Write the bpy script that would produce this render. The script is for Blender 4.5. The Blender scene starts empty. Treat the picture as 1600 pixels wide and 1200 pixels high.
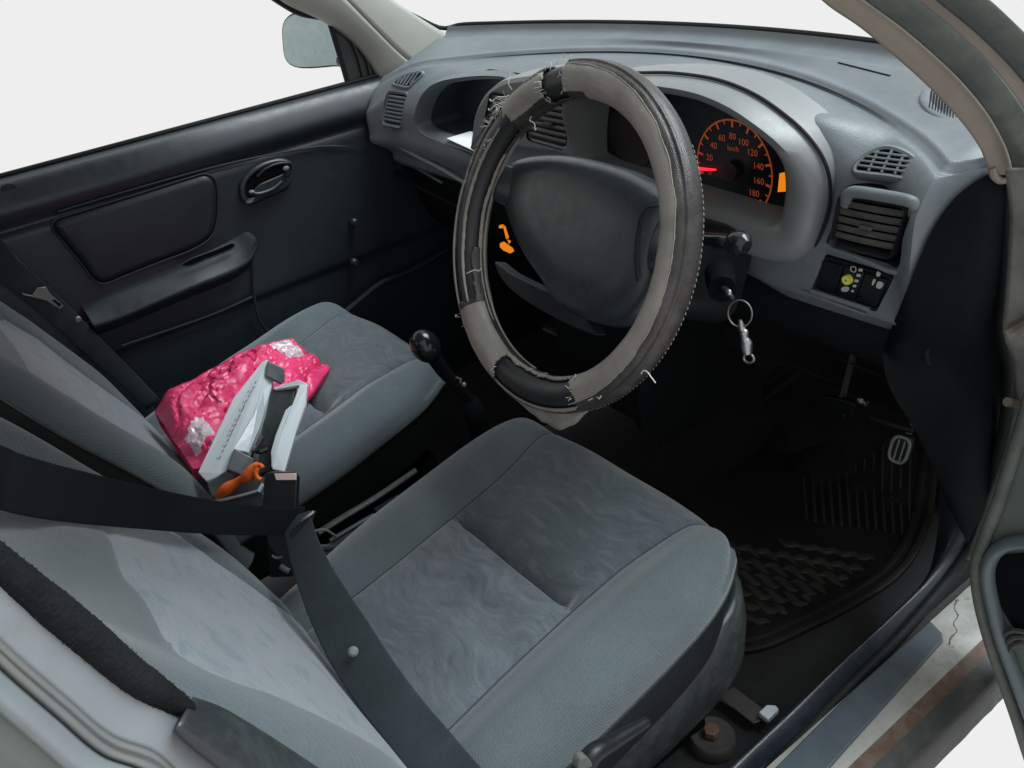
import bpy, bmesh, math, random
from mathutils import Vector, Matrix, noise
random.seed(7)
V = Vector
SC = bpy.context.scene
COL = SC.collection
# ------------------------------------------------------------------ camera
CAMP = V((1.10063, -0.60333, 1.07233)); YAW, PITCH, ROLL, FPX = 1.01004, 0.52495, -0.1618, 1420.97651
_f = V((-math.sin(YAW)*math.cos(PITCH), math.cos(YAW)*math.cos(PITCH), -math.sin(PITCH)))
_r = V((math.cos(YAW), math.sin(YAW), 0)); _u = _r.cross(_f)
CR = _r*math.cos(ROLL)+_u*math.sin(ROLL); CU = -_r*math.sin(ROLL)+_u*math.cos(ROLL); CF = _f
def ray(px, py): return CF + CR*((px-800)/FPX) + CU*(-(py-600)/FPX)
def U(px, py, x=None, y=None, z=None, d=None):
    """where the sight line through a measured photo point meets a real plane of the car"""
    r = ray(px, py)
    if x is not None: t = (x-CAMP.x)/r.x
    elif y is not None: t = (y-CAMP.y)/r.y
    elif z is not None: t = (z-CAMP.z)/r.z
    else: t = d
    return CAMP + r*t
def UP(px, py, p0, n):
    r = ray(px, py); t = (V(p0)-CAMP).dot(V(n))/r.dot(V(n)); return CAMP + r*t
# ------------------------------------------------------------------ numeric helpers
def lerp(a, b, t): return a+(b-a)*t
def sm(a, b, x):
    t = max(0., min(1., (x-a)/(b-a))) if a != b else float(x > a)
    return t*t*(3-2*t)
def cr(pts, n, closed=False):
    """Catmull-Rom resample"""
    P = [V(p) for p in pts]; m = len(P); out = []
    segs = m if closed else m-1
    def g(i): return P[i % m] if closed else P[max(0, min(m-1, i))]
    # chord-length spread
    L = [(g(i+1)-g(i)).length for i in range(segs)]; T = sum(L)
    cnt = n if closed else n-1
    i = 0; acc = 0
    for k in range(n):
        s = T*k/cnt
        while i < segs-1 and s > acc+L[i]: acc += L[i]; i += 1
        t = (s-acc)/L[i] if L[i] > 1e-9 else 0
        p0, p1, p2, p3 = g(i-1), g(i), g(i+1), g(i+2)
        out.append(0.5*((2*p1)+(p2-p0)*t+(2*p0-5*p1+4*p2-p3)*t*t+(3*p1-p0-3*p2+p3)*t**3))
    return out
def nz(x, y, z=0.0, s=1.0): return noise.noise(V((x*s, y*s, z*s)))
# ------------------------------------------------------------------ object helpers
def link(o, parent=None):
    COL.objects.link(o)
    if parent is not None:
        o.parent = parent
        o.matrix_parent_inverse = Matrix.Translation(parent.location).inverted()
    return o
def thing(name, loc, label, cat, group=None):
    o = bpy.data.objects.new(name, None); o.empty_display_size = .05; o.location = loc
    COL.objects.link(o); o['label'] = label; o['category'] = cat
    if group: o['group'] = group
    return o
def tag(o, label, cat, group=None):
    o['label'] = label; o['category'] = cat
    if group: o['group'] = group
    return o
def mesh(name, vs, fs, mat, parent=None, smooth=True, sharp=38, mi=None, mods=()):
    me = bpy.data.meshes.new(name); me.from_pydata([tuple(v) for v in vs], [], fs); me.validate()
    return finish(name, me, mat, parent, smooth, sharp, mi, mods)
def finish(name, me, mat, parent=None, smooth=True, sharp=38, mi=None, mods=()):
    for m in (mat if isinstance(mat, (list, tuple)) else [mat]): me.materials.append(m)
    bm = bmesh.new(); bm.from_mesh(me)
    if mi is not None:
        for f, k in zip(bm.faces, mi): f.material_index = k
    bmesh.ops.recalc_face_normals(bm, faces=bm.faces)
    for f in bm.faces: f.smooth = smooth
    bm.to_mesh(me); bm.free()
    if smooth and sharp: me.set_sharp_from_angle(angle=math.radians(sharp))
    o = bpy.data.objects.new(name, me); link(o, parent)
    for m in mods:
        md = o.modifiers.new(m[0], m[0])
        for k, v in m[1].items(): setattr(md, k, v)
    return o
class MB:
    """collects several shapes into one mesh"""
    def __init__(s): s.v = []; s.f = []; s.m = []
    def add(s, vs, fs, m=0):
        o = len(s.v); s.v += [V(v) for v in vs]; s.f += [tuple(i+o for i in f) for f in fs]; s.m += [m]*len(fs); return s
    def grid(s, rows, cu=False, cv=False, m=0, cap0=False, cap1=False):
        n = len(rows); k = len(rows[0]); vs = [p for r in rows for p in r]; fs = []
        for i in range(n if cu else n-1):
            for j in range(k if cv else k-1):
                fs.append((i*k+j, ((i+1) % n)*k+j, ((i+1) % n)*k+(j+1) % k, i*k+(j+1) % k))
        if cap0: fs.append(tuple(range(k))[::-1])
        if cap1: fs.append(tuple((n-1)*k+j for j in range(k)))
        return s.add(vs, fs, m)
    def tube(s, pts, r, seg=10, m=0, closed=False, flat=1.0, upv=None, cap=True):
        P = [V(p) for p in pts]; n = len(P); rows = []
        R = r if isinstance(r, (list, tuple)) else [r]*n
        up = None
        for i, p in enumerate(P):
            t = (P[(i+1) % n]-P[i-1]) if closed else (P[min(i+1, n-1)]-P[max(i-1, 0)])
            t.normalize()
            if upv is not None: a = V(upv)
            elif up is None: a = V((0, 0, 1)) if abs(t.z) < .9 else V((1, 0, 0))
            else: a = up
            b = t.cross(a); b.normalize(); a = b.cross(t); a.normalize(); up = a
            rows.append([p+b*math.cos(q)*R[i]+a*math.sin(q)*R[i]*flat for q in [2*math.pi*j/seg for j in range(seg)]])
        return s.grid(rows, closed, True, m, cap and not closed, cap and not closed)
    def ribbon(s, pts, width, side, thick=.0012, m=0):
        P = [V(p) for p in pts]; n = len(P); rows = []
        W = width if isinstance(width, (list, tuple)) else [width]*n
        S = side if isinstance(side, (list, tuple)) and not isinstance(side[0], (int, float)) else [V(side)]*n
        for i, p in enumerate(P):
            t = (P[min(i+1, n-1)]-P[max(i-1, 0)]).normalized(); b = V(S[i]); b = (b-t*b.dot(t)).normalized(); nn = t.cross(b)
            w = W[i]/2; h = thick/2
            rows.append([p-b*w-nn*h*.3, p-b*w*.92-nn*h, p+b*w*.92-nn*h, p+b*w-nn*h*.3, p+b*w+nn*h*.3, p+b*w*.92+nn*h, p-b*w*.92+nn*h, p-b*w+nn*h*.3])
        return s.grid(rows, False, True, m, True, True)
    def prism(s, outline, vec, m=0):
        n = len(outline); a = [V(p) for p in outline]; b = [p+V(vec) for p in a]
        fs = [(j, (j+1) % n, n+(j+1) % n, n+j) for j in range(n)]+[tuple(range(n))[::-1], tuple(range(n, 2*n))]
        return s.add(a+b, fs, m)
    def box(s, c, ex, ey, ez, m=0):
        c, ex, ey, ez = V(c), V(ex), V(ey), V(ez); vs = [c+ex*i+ey*j+ez*k for k in (-.5, .5) for i, j in ((-.5, -.5), (.5, -.5), (.5, .5), (-.5, .5))]
        return s.add(vs, [(3, 2, 1, 0), (4, 5, 6, 7), (0, 1, 5, 4), (1, 2, 6, 5), (2, 3, 7, 6), (3, 0, 4, 7)], m)
    def ball(s, c, rx, ry=None, rz=None, n=14, k=9, m=0, B=None):
        ry = ry or rx; rz = rz or rx; B = B or (V((1, 0, 0)), V((0, 1, 0)), V((0, 0, 1))); rows = []
        for i in range(k+1):
            t = -math.pi/2+math.pi*i/k; t = max(-1.55, min(1.55, t))
            rows.append([V(c)+B[0]*rx*math.cos(t)*math.cos(q)+B[1]*ry*math.cos(t)*math.sin(q)+B[2]*rz*math.sin(t) for q in [2*math.pi*j/n for j in range(n)]])
        return s.grid(rows, False, True, m, True, True)
    def build(s, name, mat, parent=None, smooth=True, sharp=38, bevel=0, seg=2, mods=()):
        mods = list(mods)
        if bevel: mods = [('BEVEL', dict(width=bevel, segments=seg, limit_method='ANGLE', angle_limit=math.radians(40)))]+mods
        return mesh(name, s.v, s.f, mat, parent, smooth, sharp, s.m if len(set(s.m)) > 1 else None, mods)
def bake(o):
    """apply modifiers into the mesh"""
    dg = bpy.context.evaluated_depsgraph_get(); dg.update()
    me = bpy.data.meshes.new_from_object(o.evaluated_get(dg)); old = o.data; o.modifiers.clear(); o.data = me
    bpy.data.meshes.remove(old); return o
def cut(o, cutters, solver='EXACT'):
    objs = []
    for c in cutters:
        me = bpy.data.meshes.new('cutter'); me.from_pydata([tuple(v) for v in c.v], [], c.f); me.validate()
        bm = bmesh.new(); bm.from_mesh(me); bmesh.ops.recalc_face_normals(bm, faces=bm.faces); bm.to_mesh(me); bm.free()
        me.materials.append(o.data.materials[min(1, len(o.data.materials)-1)])
        co = bpy.data.objects.new('cutter', me); COL.objects.link(co); objs.append(co)
        md = o.modifiers.new('b', 'BOOLEAN'); md.object = co; md.operation = 'DIFFERENCE'; md.solver = solver
        try: md.material_mode = 'TRANSFER'
        except Exception: pass
    bake(o)
    for co in objs: bpy.data.objects.remove(co)
    for p in o.data.polygons: p.use_smooth = True
    o.data.set_sharp_from_angle(angle=math.radians(32))
    return o
def ringloft(rings, name, mat, parent=None, cap0=False, cap1=False, sharp=50, **k):
    b = MB(); b.grid(rings, False, True, 0, cap0, cap1); return b.build(name, mat, parent, sharp=sharp, **k)
def centroid(P):
    c = V((0, 0, 0))
    for p in P: c += p
    return c/len(P)
def inset(P, n, d):
    """move a closed outline inward (towards its own inside) by d in the plane with normal n"""
    P = [V(p) for p in P]; n = V(n); out = []; m = len(P)
    area = V((0, 0, 0))
    for i in range(m): area += P[i].cross(P[(i+1) % m])
    sg = 1 if area.dot(n) > 0 else -1
    for i in range(m):
        t = (P[(i+1) % m]-P[i-1]).normalized(); out.append(P[i]+n.cross(t)*d*sg)
    return out
def quad(pts):
    A, B, C_, D = pts                      # TL TR BR BL
    def q(s, t, off=V((0, 0, 0))): return A.lerp(B, s).lerp(D.lerp(C_, s), t)+off
    return q
def rrect(q, s0, t0, s1, t1, r, n=5, off=V((0, 0, 0))):
    """rounded rectangle outline inside a quad map, r as a share"""
    out = []
    for cx, cy, a0 in ((s1-r, t0+r, -90), (s1-r, t1-r, 0), (s0+r, t1-r, 90), (s0+r, t0+r, 180)):
        for k in range(n+1):
            a = math.radians(a0+90*k/n); out.append(q(cx+r*math.cos(a), cy+r*math.sin(a), off))
    return out
def text2d(txt, size):
    cu = bpy.data.curves.new('t', 'FONT'); cu.body = txt; cu.size = size; cu.align_x = 'CENTER'; cu.align_y = 'CENTER'; cu.resolution_u = 3
    o = bpy.data.objects.new('t', cu); COL.objects.link(o); dg = bpy.context.evaluated_depsgraph_get(); dg.update()
    me = bpy.data.meshes.new_from_object(o.evaluated_get(dg)); vs = [v.co.copy() for v in me.vertices]; fs = [tuple(p.vertices) for p in me.polygons]
    bpy.data.objects.remove(o); bpy.data.curves.remove(cu); bpy.data.meshes.remove(me); return vs, fs
# ------------------------------------------------------------------ materials
def nodes(name):
    m = bpy.data.materials.new(name); m.use_nodes = True; nt = m.node_tree; b = nt.nodes['Principled BSDF']; return m, nt, b
def N(nt, typ, ins=None, **props):
    n = nt.nodes.new(typ)
    for k, v in props.items(): setattr(n, k, v)
    for k, v in (ins or {}).items():
        if hasattr(v, 'is_output') or isinstance(v, bpy.types.NodeSocket): nt.links.new(v, n.inputs[k])
        else: n.inputs[k].default_value = v
    return n
def col4(c): return (c[0], c[1], c[2], 1)
def ramp(nt, fac, stops):
    r = nt.nodes.new('ShaderNodeValToRGB'); e = r.color_ramp.elements
    while len(e) < len(stops): e.new(.5)
    for el, (p, c) in zip(e, stops): el.position = p; el.color = col4(c) if len(c) == 3 else c
    nt.links.new(fac, r.inputs[0]); return r.outputs[0]
def scl(c, k): return tuple(x*k for x in c)
def plastic(name, c, rough=.5, grain=900, bump=.12, var=.18, dust=0.0, dustc=(.3, .31, .3), metal=0, spec=.5, coat=0):
    m, nt, b = nodes(name)
    tc = N(nt, 'ShaderNodeTexCoord').outputs['Object']
    n1 = N(nt, 'ShaderNodeTexNoise', {'Vector': tc, 'Scale': 9., 'Detail': 6., 'Roughness': .65})
    n2 = N(nt, 'ShaderNodeTexNoise', {'Vector': tc, 'Scale': 60., 'Detail': 5., 'Roughness': .7})
    cc = ramp(nt, n1.outputs[0], [(.3, scl(c, 1-var)), (.7, scl(c, 1+var))])
    if dust:
        dm = N(nt, 'ShaderNodeMath', {0: n1.outputs[0], 1: n2.outputs[0]}, operation='MULTIPLY')
        df = N(nt, 'ShaderNodeMapRange', {'Value': dm.outputs[0], 'From Min': .2, 'From Max': .42, 'To Min': 0., 'To Max': dust})
        mx = N(nt, 'ShaderNodeMix', {'Factor': df.outputs[0], 6: cc, 7: col4(dustc)}, data_type='RGBA'); cc = mx.outputs[2]
    nt.links.new(cc, b.inputs['Base Color'])
    rr = N(nt, 'ShaderNodeMapRange', {'Value': n2.outputs[0], 'From Min': .3, 'From Max': .7, 'To Min': max(.05, rough-.09), 'To Max': min(1, rough+.09)})
    nt.links.new(rr.outputs[0], b.inputs['Roughness']); b.inputs['Metallic'].default_value = metal
    b.inputs['Specular IOR Level'].default_value = spec; b.inputs['Coat Weight'].default_value = coat
    if grain:
        g = N(nt, 'ShaderNodeTexVoronoi', {'Vector': tc, 'Scale': float(grain)})
        bp = N(nt, 'ShaderNodeBump', {'Height': g.outputs[0], 'Strength': bump, 'Distance': .0006}); nt.links.new(bp.outputs[0], b.inputs['Normal'])
    return m
def fabric(name, c, weave=700, bump=.35, var=.14, c2=None, streak=0.0, sheen=.35, rib=0, stain=0.0):
    m, nt, b = nodes(name)
    tc = N(nt, 'ShaderNodeTexCoord').outputs['Object']
    n1 = N(nt, 'ShaderNodeTexNoise', {'Vector': tc, 'Scale': 7., 'Detail': 5., 'Roughness': .6})
    cc = ramp(nt, n1.outputs[0], [(.3, scl(c, 1-var)), (.7, scl(c, 1+var))])
    n3 = N(nt, 'ShaderNodeTexNoise', {'Vector': tc, 'Scale': 450., 'Detail': 3., 'Roughness': .7})
    if c2:
        w = N(nt, 'ShaderNodeTexNoise', {'Vector': tc, 'Scale': 9., 'Detail': 2.})
        wv_ = N(nt, 'ShaderNodeVectorMath', {0: w.outputs[1], 3: .11}, operation='SCALE')
        v2 = N(nt, 'ShaderNodeVectorMath', {0: tc, 1: wv_.outputs[0]}, operation='ADD')
        msk = N(nt, 'ShaderNodeTexNoise', {'Vector': tc, 'Scale': 15., 'Detail': 1.})
        mk = N(nt, 'ShaderNodeMapRange', {'Value': msk.outputs[0], 'From Min': .46, 'From Max': .54})
        pr = []
        for rot, sc_ in (((.1, .2, .85), (16., 95., 30.)), ((.2, -.3, -.35), (18., 90., 36.))):
            mp2 = N(nt, 'ShaderNodeMapping', {'Vector': v2.outputs[0], 'Scale': sc_, 'Rotation': rot})
            pr.append(N(nt, 'ShaderNodeTexNoise', {'Vector': mp2.outputs[0], 'Scale': 1.0, 'Detail': 3., 'Roughness': .6}).outputs[0])
        w2 = N(nt, 'ShaderNodeMix', {'Factor': mk.outputs[0], 2: pr[0], 3: pr[1]}, data_type='FLOAT')
        f1 = N(nt, 'ShaderNodeMapRange', {'Value': w2.outputs[0], 'From Min': .52, 'From Max': .62, 'To Min': 0., 'To Max': streak})
        mx = N(nt, 'ShaderNodeMix', {'Factor': f1.outputs[0], 6: cc, 7: col4(c2[0])}, data_type='RGBA'); cc = mx.outputs[2]
        f2 = N(nt, 'ShaderNodeMapRange', {'Value': w2.outputs[0], 'From Min': .45, 'From Max': .36, 'To Min': 0., 'To Max': streak})
        mx = N(nt, 'ShaderNodeMix', {'Factor': f2.outputs[0], 6: cc, 7: col4(c2[1])}, data_type='RGBA'); cc = mx.outputs[2]
    if stain:
        n5 = N(nt, 'ShaderNodeTexNoise', {'Vector': tc, 'Scale': 16., 'Detail': 7., 'Roughness': .7})
        f3 = N(nt, 'ShaderNodeMapRange', {'Value': n5.outputs[0], 'From Min': .5, 'From Max': .68, 'To Min': 0., 'To Max': stain})
        mx = N(nt, 'ShaderNodeMix', {'Factor': f3.outputs[0], 6: cc, 7: col4(scl(c, .45))}, data_type='RGBA'); cc = mx.outputs[2]
    sp = N(nt, 'ShaderNodeMapRange', {'Value': n3.outputs[0], 'From Min': .3, 'From Max': .7, 'To Min': .86, 'To Max': 1.14})
    mm = N(nt, 'ShaderNodeVectorMath', {0: cc, 3: sp.outputs[0]}, operation='SCALE')
    nt.links.new(mm.outputs[0], b.inputs['Base Color'])
    b.inputs['Roughness'].default_value = .92; b.inputs['Specular IOR Level'].default_value = .15
    b.inputs['Sheen Weight'].default_value = sheen; b.inputs['Sheen Roughness'].default_value = .45
    h = N(nt, 'ShaderNodeTexVoronoi', {'Vector': tc, 'Scale': float(weave)})
    hh = h.outputs[0]
    if rib:
        wv = N(nt, 'ShaderNodeTexWave', {'Vector': tc, 'Scale': float(rib), 'Distortion': .4, 'Detail': 1.}, bands_direction='DIAGONAL')
        ad = N(nt, 'ShaderNodeMath', {0: hh, 1: wv.outputs[1]}, operation='ADD'); hh = ad.outputs[0]
    bp = N(nt, 'ShaderNodeBump', {'Height': hh, 'Strength': bump, 'Distance': .0009})
    n4 = N(nt, 'ShaderNodeTexNoise', {'Vector': tc, 'Scale': 22., 'Detail': 3.})
    bp2 = N(nt, 'ShaderNodeBump', {'Height': n4.outputs[0], 'Strength': .12, 'Distance': .004, 'Normal': bp.outputs[0]})
    nt.links.new(bp2.outputs[0], b.inputs['Normal']); return m
def paint(name, c, rough=.35, dirt=.5, rust=0.0, coat=.3):
    m, nt, b = nodes(name)
    tc = N(nt, 'ShaderNodeTexCoord').outputs['Object']
    n1 = N(nt, 'ShaderNodeTexNoise', {'Vector': tc, 'Scale': 14., 'Detail': 9., 'Roughness': .7})
    n2 = N(nt, 'ShaderNodeTexNoise', {'Vector': tc, 'Scale': 38., 'Detail': 9., 'Roughness': .75})
    f = N(nt, 'ShaderNodeMapRange', {'Value': n1.outputs[0], 'From Min': .48, 'From Max': .72, 'To Min': 0., 'To Max': dirt})
    mx = N(nt, 'ShaderNodeMix', {'Factor': f.outputs[0], 6: col4(c), 7: (.11, .10, .08, 1)}, data_type='RGBA'); cc = mx.outputs[2]
    f2 = N(nt, 'ShaderNodeMapRange', {'Value': n2.outputs[0], 'From Min': .64-.4*rust, 'From Max': .74-.3*rust, 'To Min': 0., 'To Max': 1. if rust else 0.})
    mx = N(nt, 'ShaderNodeMix', {'Factor': f2.outputs[0], 6: cc, 7: (.078, .044, .028, 1)}, data_type='RGBA'); cc = mx.outputs[2]
    nt.links.new(cc, b.inputs['Base Color'])
    r = N(nt, 'ShaderNodeMapRange', {'Value': n1.outputs[0], 'From Min': .3, 'From Max': .7, 'To Min': rough-.08, 'To Max': rough+.25})
    nt.links.new(r.outputs[0], b.inputs['Roughness']); b.inputs['Coat Weight'].default_value = coat
    bp = N(nt, 'ShaderNodeBump', {'Height': n2.outputs[0], 'Strength': .12 if not rust else .5, 'Distance': .002}); nt.links.new(bp.outputs[0], b.inputs['Normal'])
    return m
def glow(name, c, strength, base=(.02, .01, .01)):
    m, nt, b = nodes(name); b.inputs['Base Color'].default_value = col4(base); b.inputs['Emission Color'].default_value = col4(c); b.inputs['Emission Strength'].default_value = strength
    b.inputs['Roughness'].default_value = .4; return m
M = {}
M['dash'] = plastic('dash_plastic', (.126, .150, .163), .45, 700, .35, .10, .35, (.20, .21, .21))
M['dash_dark'] = plastic('dark_plastic_and_shade', (.010, .0125, .0145), .55, 1000, .14, .15, spec=.08)  # dark plastic; on the lower dash its near-black base paints in the shade
M['cavity'] = plastic('cavity_shade', (.005, .006, .007), .8, 0, spec=.02)  # near-black base puts the shade of recesses and hidden parts into the colour
M['bezel'] = plastic('bezel_grey', (.185, .20, .20), .38, 1300, .08, .08, .15, (.22, .23, .23))
M['black'] = plastic('black_plastic', (.010, .012, .014), .38, 1200, .08, .15, spec=.3)
M['blackgloss'] = plastic('black_gloss', (.008, .009, .01), .16, 0)
M['trayin'] = plastic('tray_inside', (.032, .038, .042), .55, 0)
M['slat'] = plastic('vent_slat', (.055, .056, .056), .5, 0, var=.2, dust=.5, dustc=(.16, .14, .12))
M['door'] = plastic('door_plastic', (.017, .024, .030), .36, 800, .22, .12)
M['doorin'] = plastic('door_insert', (.010, .013, .016), .5, 700, .25, .12)
M['trim'] = plastic('pillar_trim', (.33, .335, .30), .55, 900, .08, .08)
M['trimb'] = plastic('pillar_trim_beige', (.215, .182, .152), .6, 600, .1, .12, .2, (.2, .18, .14))
M['rubber'] = plastic('rubber_seal', (.010, .012, .013), .6, 500, .2, .3, spec=.2)
M['rubberg'] = plastic('rubber_dusty', (.075, .088, .080), .75, 400, .25, .2, .5, (.18, .19, .16))
M['fuzz'] = plastic('fuzzy_seal', (.010, .0115, .0125), .9, 300, .9, .5, spec=.15)
M['rim'] = plastic('wheel_rim_black', (.016, .019, .02), .42, 900, .25, .2)
M['hub'] = plastic('wheel_hub', (.026, .0335, .037), .30, 1200, .12, .10)
M['cover'] = plastic('worn_cover_lining', (.235, .222, .20), .42, 420, .35, .22, .6, (.31, .29, .26), spec=.3)
M['leather'] = plastic('cover_leather', (.030, .027, .026), .34, 700, .5, .35, .35, (.16, .15, .14))
M['thread'] = plastic('cotton_thread', (.55, .55, .51), .9, 0)
M['bolster'] = fabric('seat_grey_knit', (.088, .108, .117), 900, .35, .08, rib=160, stain=.12)
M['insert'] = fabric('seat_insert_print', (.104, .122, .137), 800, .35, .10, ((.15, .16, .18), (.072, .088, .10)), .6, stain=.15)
M['insert_lit'] = fabric('seat_insert_lit_print', (.20, .232, .25), 800, .35, .08, ((.235, .235, .262), (.135, .178, .21)), .7, stain=.12)  # same print lightened: the light on the backrests is put into the colour
M['vinyl'] = plastic('seat_side_vinyl', (.009, .012, .0115), .5, 600, .3, .2, spec=.3)
M['shield'] = plastic('seat_shield_plastic', (.025, .030, .031), .36, 900, .2, .12, .25, (.12, .13, .12))
M['seam'] = plastic('seam_thread', (.035, .042, .046), .9, 0)
M['insert_shaded'] = fabric('seat_insert_shaded_print', (.076, .094, .104), 800, .35, .10, ((.105, .118, .135), (.058, .074, .085)), .8, stain=.1)  # same print darkened: shade on the cushion front is put into the colour
M['belt'] = fabric('belt_webbing', (.006, .008, .0095), 1200, .3, .3, sheen=.02)
M['beltold'] = fabric('belt_worn', (.028, .036, .041), 1200, .4, .3, sheen=.08, stain=.3)
M['metal'] = plastic('bare_metal', (.36, .37, .38), .36, 0, var=.12, metal=1)
M['metald'] = plastic('dull_metal', (.26, .26, .25), .5, 0, var=.3, metal=.8, dust=.5, dustc=(.10, .06, .04))
M['carpet'] = fabric('carpet', (.007, .0075, .008), 500, .35, .4, stain=.4)
M['mat'] = plastic('floor_mat_rubber', (.017, .0165, .016), .5, 500, .3, .3, .35, (.036, .033, .030), spec=.2)
M['matrib_lit'] = plastic('mat_rib_lit_rubber', (.043, .041, .038), .5, 500, .3, .3, spec=.25)  # brighter than the sheet: ribs carry painted light where no sun reaches
M['anchor'] = plastic('anchor_steel', (.085, .08, .075), .45, 0, var=.35, metal=.5, dust=.5, dustc=(.08, .05, .035))
M['fray'] = plastic('frayed_edge', (.29, .275, .24), .9, 0)
M['paint'] = paint('silver_paint', (.195, .215, .228), .42, .4, 0, .1)
M['groove'] = paint('groove_paint', (.15, .155, .15), .5, .6, 0)
M['dirtysilver'] = paint('dirty_silver_paint', (.085, .097, .09), .5, .5, 0)
M['paintw'] = paint('white_painted_steel', (.26, .262, .24), .6, .8, .06, 0)
M['rust'] = paint('rusted_steel', (.10, .075, .058), .7, .8, .55, 0)
M['dirty'] = paint('dirty_sill', (.028, .034, .033), .6, .7, .10, 0)
M['scuff'] = plastic('scuff_plate', (.045, .062, .074), .5, 700, .3, .1, .25, (.10, .11, .12))
M['white'] = plastic('paper_white', (.78, .79, .78), .7, 0, var=.03)
M['caseg'] = plastic('case_grey', (.52, .57, .60), .42, 1000, .06, .05, .12, (.3, .3, .28))
M['cased'] = plastic('case_inside_shade', (.020, .025, .023), .5, 0, var=.4)  # near-black base carries the shadow inside the pale case
M['clip'] = plastic('clip_dark', (.085, .098, .105), .45, 0, var=.08)
M['orange'] = plastic('orange_plastic', (.80, .145, .022), .38, 0, var=.15)
M['door_lit'] = plastic('door_lit_plastic', (.028, .038, .046), .30, 800, .2, .12)  # lighter copy of the door plastic, daylight put into its colour
M['redbtn'] = plastic('faded_red_button', (.60, .43, .42), .45, 0, var=.1)
M['studg'] = plastic('stud_grey', (.15, .165, .17), .5, 0)
M['pale'] = plastic('worn_pale', (.34, .36, .37), .45, 0, var=.2)
M['yellow'] = plastic('yellow_dial', (.66, .64, .12), .4, 0, var=.05)
M['print'] = plastic('white_print', (.42, .44, .42), .6, 0, var=.1)
M['ink'] = plastic('dark_print', (.14, .16, .18), .6, 0, var=.1)
M['inkp'] = plastic('plum_print', (.16, .01, .05), .45, 0, var=.1)
M['mirror'] = plastic('mirror_glass', (.34, .42, .41), .3, 0, var=.10, metal=1)
M['sail'] = plastic('mirror_sail', (.02, .022, .024), .5, 700, .3, .5, .5, (.06, .05, .042))
M['orangeglow'] = glow('amber_lamp', (1.0, .27, .010), .8)
M['dialglow'] = glow('dial_markings', (.95, .17, .05), .20)
M['needle'] = glow('needle_red', (1.0, .02, .05), 1.3)
M['logo'] = glow('dim_red_mark', (.7, .04, .03), .22)
# ================================================================== DASHBOARD
dash = thing('dashboard', (0, .35, .6), 'dark grey moulded plastic dashboard running under the windscreen behind the steering wheel', 'dashboard')
def dprof(x):
    a = abs(x); hb = sm(.00, .13, x)*(1-sm(.44, .535, x)); cb = sm(-.2, -.08, x)*(1-sm(.0, .1, x))
    yw = .59-.30*x*x; yr = .515-.65*x*x; zr = .748-.04*x*x
    s = max(0, (a-.598)/.032); sh = .16*s*s if x > 0 else .10*s*s
    zd = -.018*sm(.54, .63, a)**1.5 if x > 0 else -.050*sm(.50, .63, a)**1.5
    drv = sm(.3, .42, x)
    # y, z, share of the end set-back, share of the end drop, samples to the next point
    P = [(yw+.004, .776, 0, 0, 2), (yw-.002, .776, 0, 0, 3), (yw-.010, .764, 0, 0, 4), (yw-.040, .758, 0, .1, 3), (yw-.048, .762, 0, .1, 8), (yr+.022, zr+.006, .5, .4, 5), (yr+.004, zr+.0075, .6, .5, 5), (yr-.004, zr+.002, .7, .5, 4), (yr-.012, zr-.002, .8, .6, 6),
         (lerp(min(.345, yr-.022), .31, hb), lerp(.734, .758, hb), .95, .8, 7), (lerp(min(.322, yr-.034), .280, hb), lerp(.726, .765, hb), .95, .9, 7),
         (lerp(min(.298, yr-.046), .262, hb), lerp(.712, .758, hb), 1, 1, 7), (lerp(min(.278, yr-.054), .256, hb), lerp(.694, .735, hb), 1, .8, 7),
         (min(.262, yr-.056), .665, 1, .4, 8), (min(.256, yr-.056), .63, 1, .2, 7), (min(.250, yr-.056), .60, 1, 0, 8),
         (lerp(.262, .241, drv), lerp(.572, .560, drv), 1, 0, 6), (lerp(.272, .252, drv), .545, 1, 0, 6), (lerp(.34, .30, drv), .51, .8, 0, 5), (.48, .44, .2, 0, 4), (.66, .28, 0, 0, 3), (.68, .34, 0, 0, 3), (.68, .55, 0, 0, 3), (.66, .74, 0, 0, 3)]
    C_ = [V((x, min(.66, y+sh*k) if y < .66 else y, z+zd*d)) for y, z, k, d, n in P]; out = []; m = len(C_)
    for i in range(m):
        p0, p1, p2, p3 = C_[i-1], C_[i], C_[(i+1) % m], C_[(i+2) % m]
        for q in range(P[i][4]):
            t = q/P[i][4]; out.append(p1.lerp(p2, t) if i in (0, 19, 20, 21, 22, 23) else 0.5*((2*p1)+(p2-p0)*t+(2*p0-5*p1+4*p2-p3)*t*t+(3*p1-p0-3*p2+p3)*t**3))
    return out
xs = [-.63, -.6285, -.626, -.622, -.617, -.611, -.605, -.598, -.59]+[lerp(-.582, .582, i/96) for i in range(97)]+[.590, .597, .602, .606, .610, .614, .618, .622, .626, .6285, .63]
rows = [dprof(x) for x in xs]
b = MB(); b.grid(rows, False, True, 0, True, True)
b.m = [2 if 105 < (k % len(rows[0])) < 125 else 0 for k in range(len(b.m))]  # underside faces take the near-black copy as painted shade
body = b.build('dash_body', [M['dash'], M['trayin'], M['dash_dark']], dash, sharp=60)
from mathutils.bvhtree import BVHTree
def bvh(o): return BVHTree.FromPolygons([v.co.copy() for v in o.data.vertices], [tuple(p.vertices) for p in o.data.polygons])
DB = bvh(body)
def onD(px, py, off=0.0):
    r = ray(px, py).normalized(); p, n, i, d = DB.ray_cast(CAMP, r)
    if p is None: return U(px, py, y=.26), V((0, -1, 0))
    if n.dot(r) > 0: n = -n
    return p+n*off, n
def px(L, **k): return [U(a, c, **k) for a, c in L]
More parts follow.
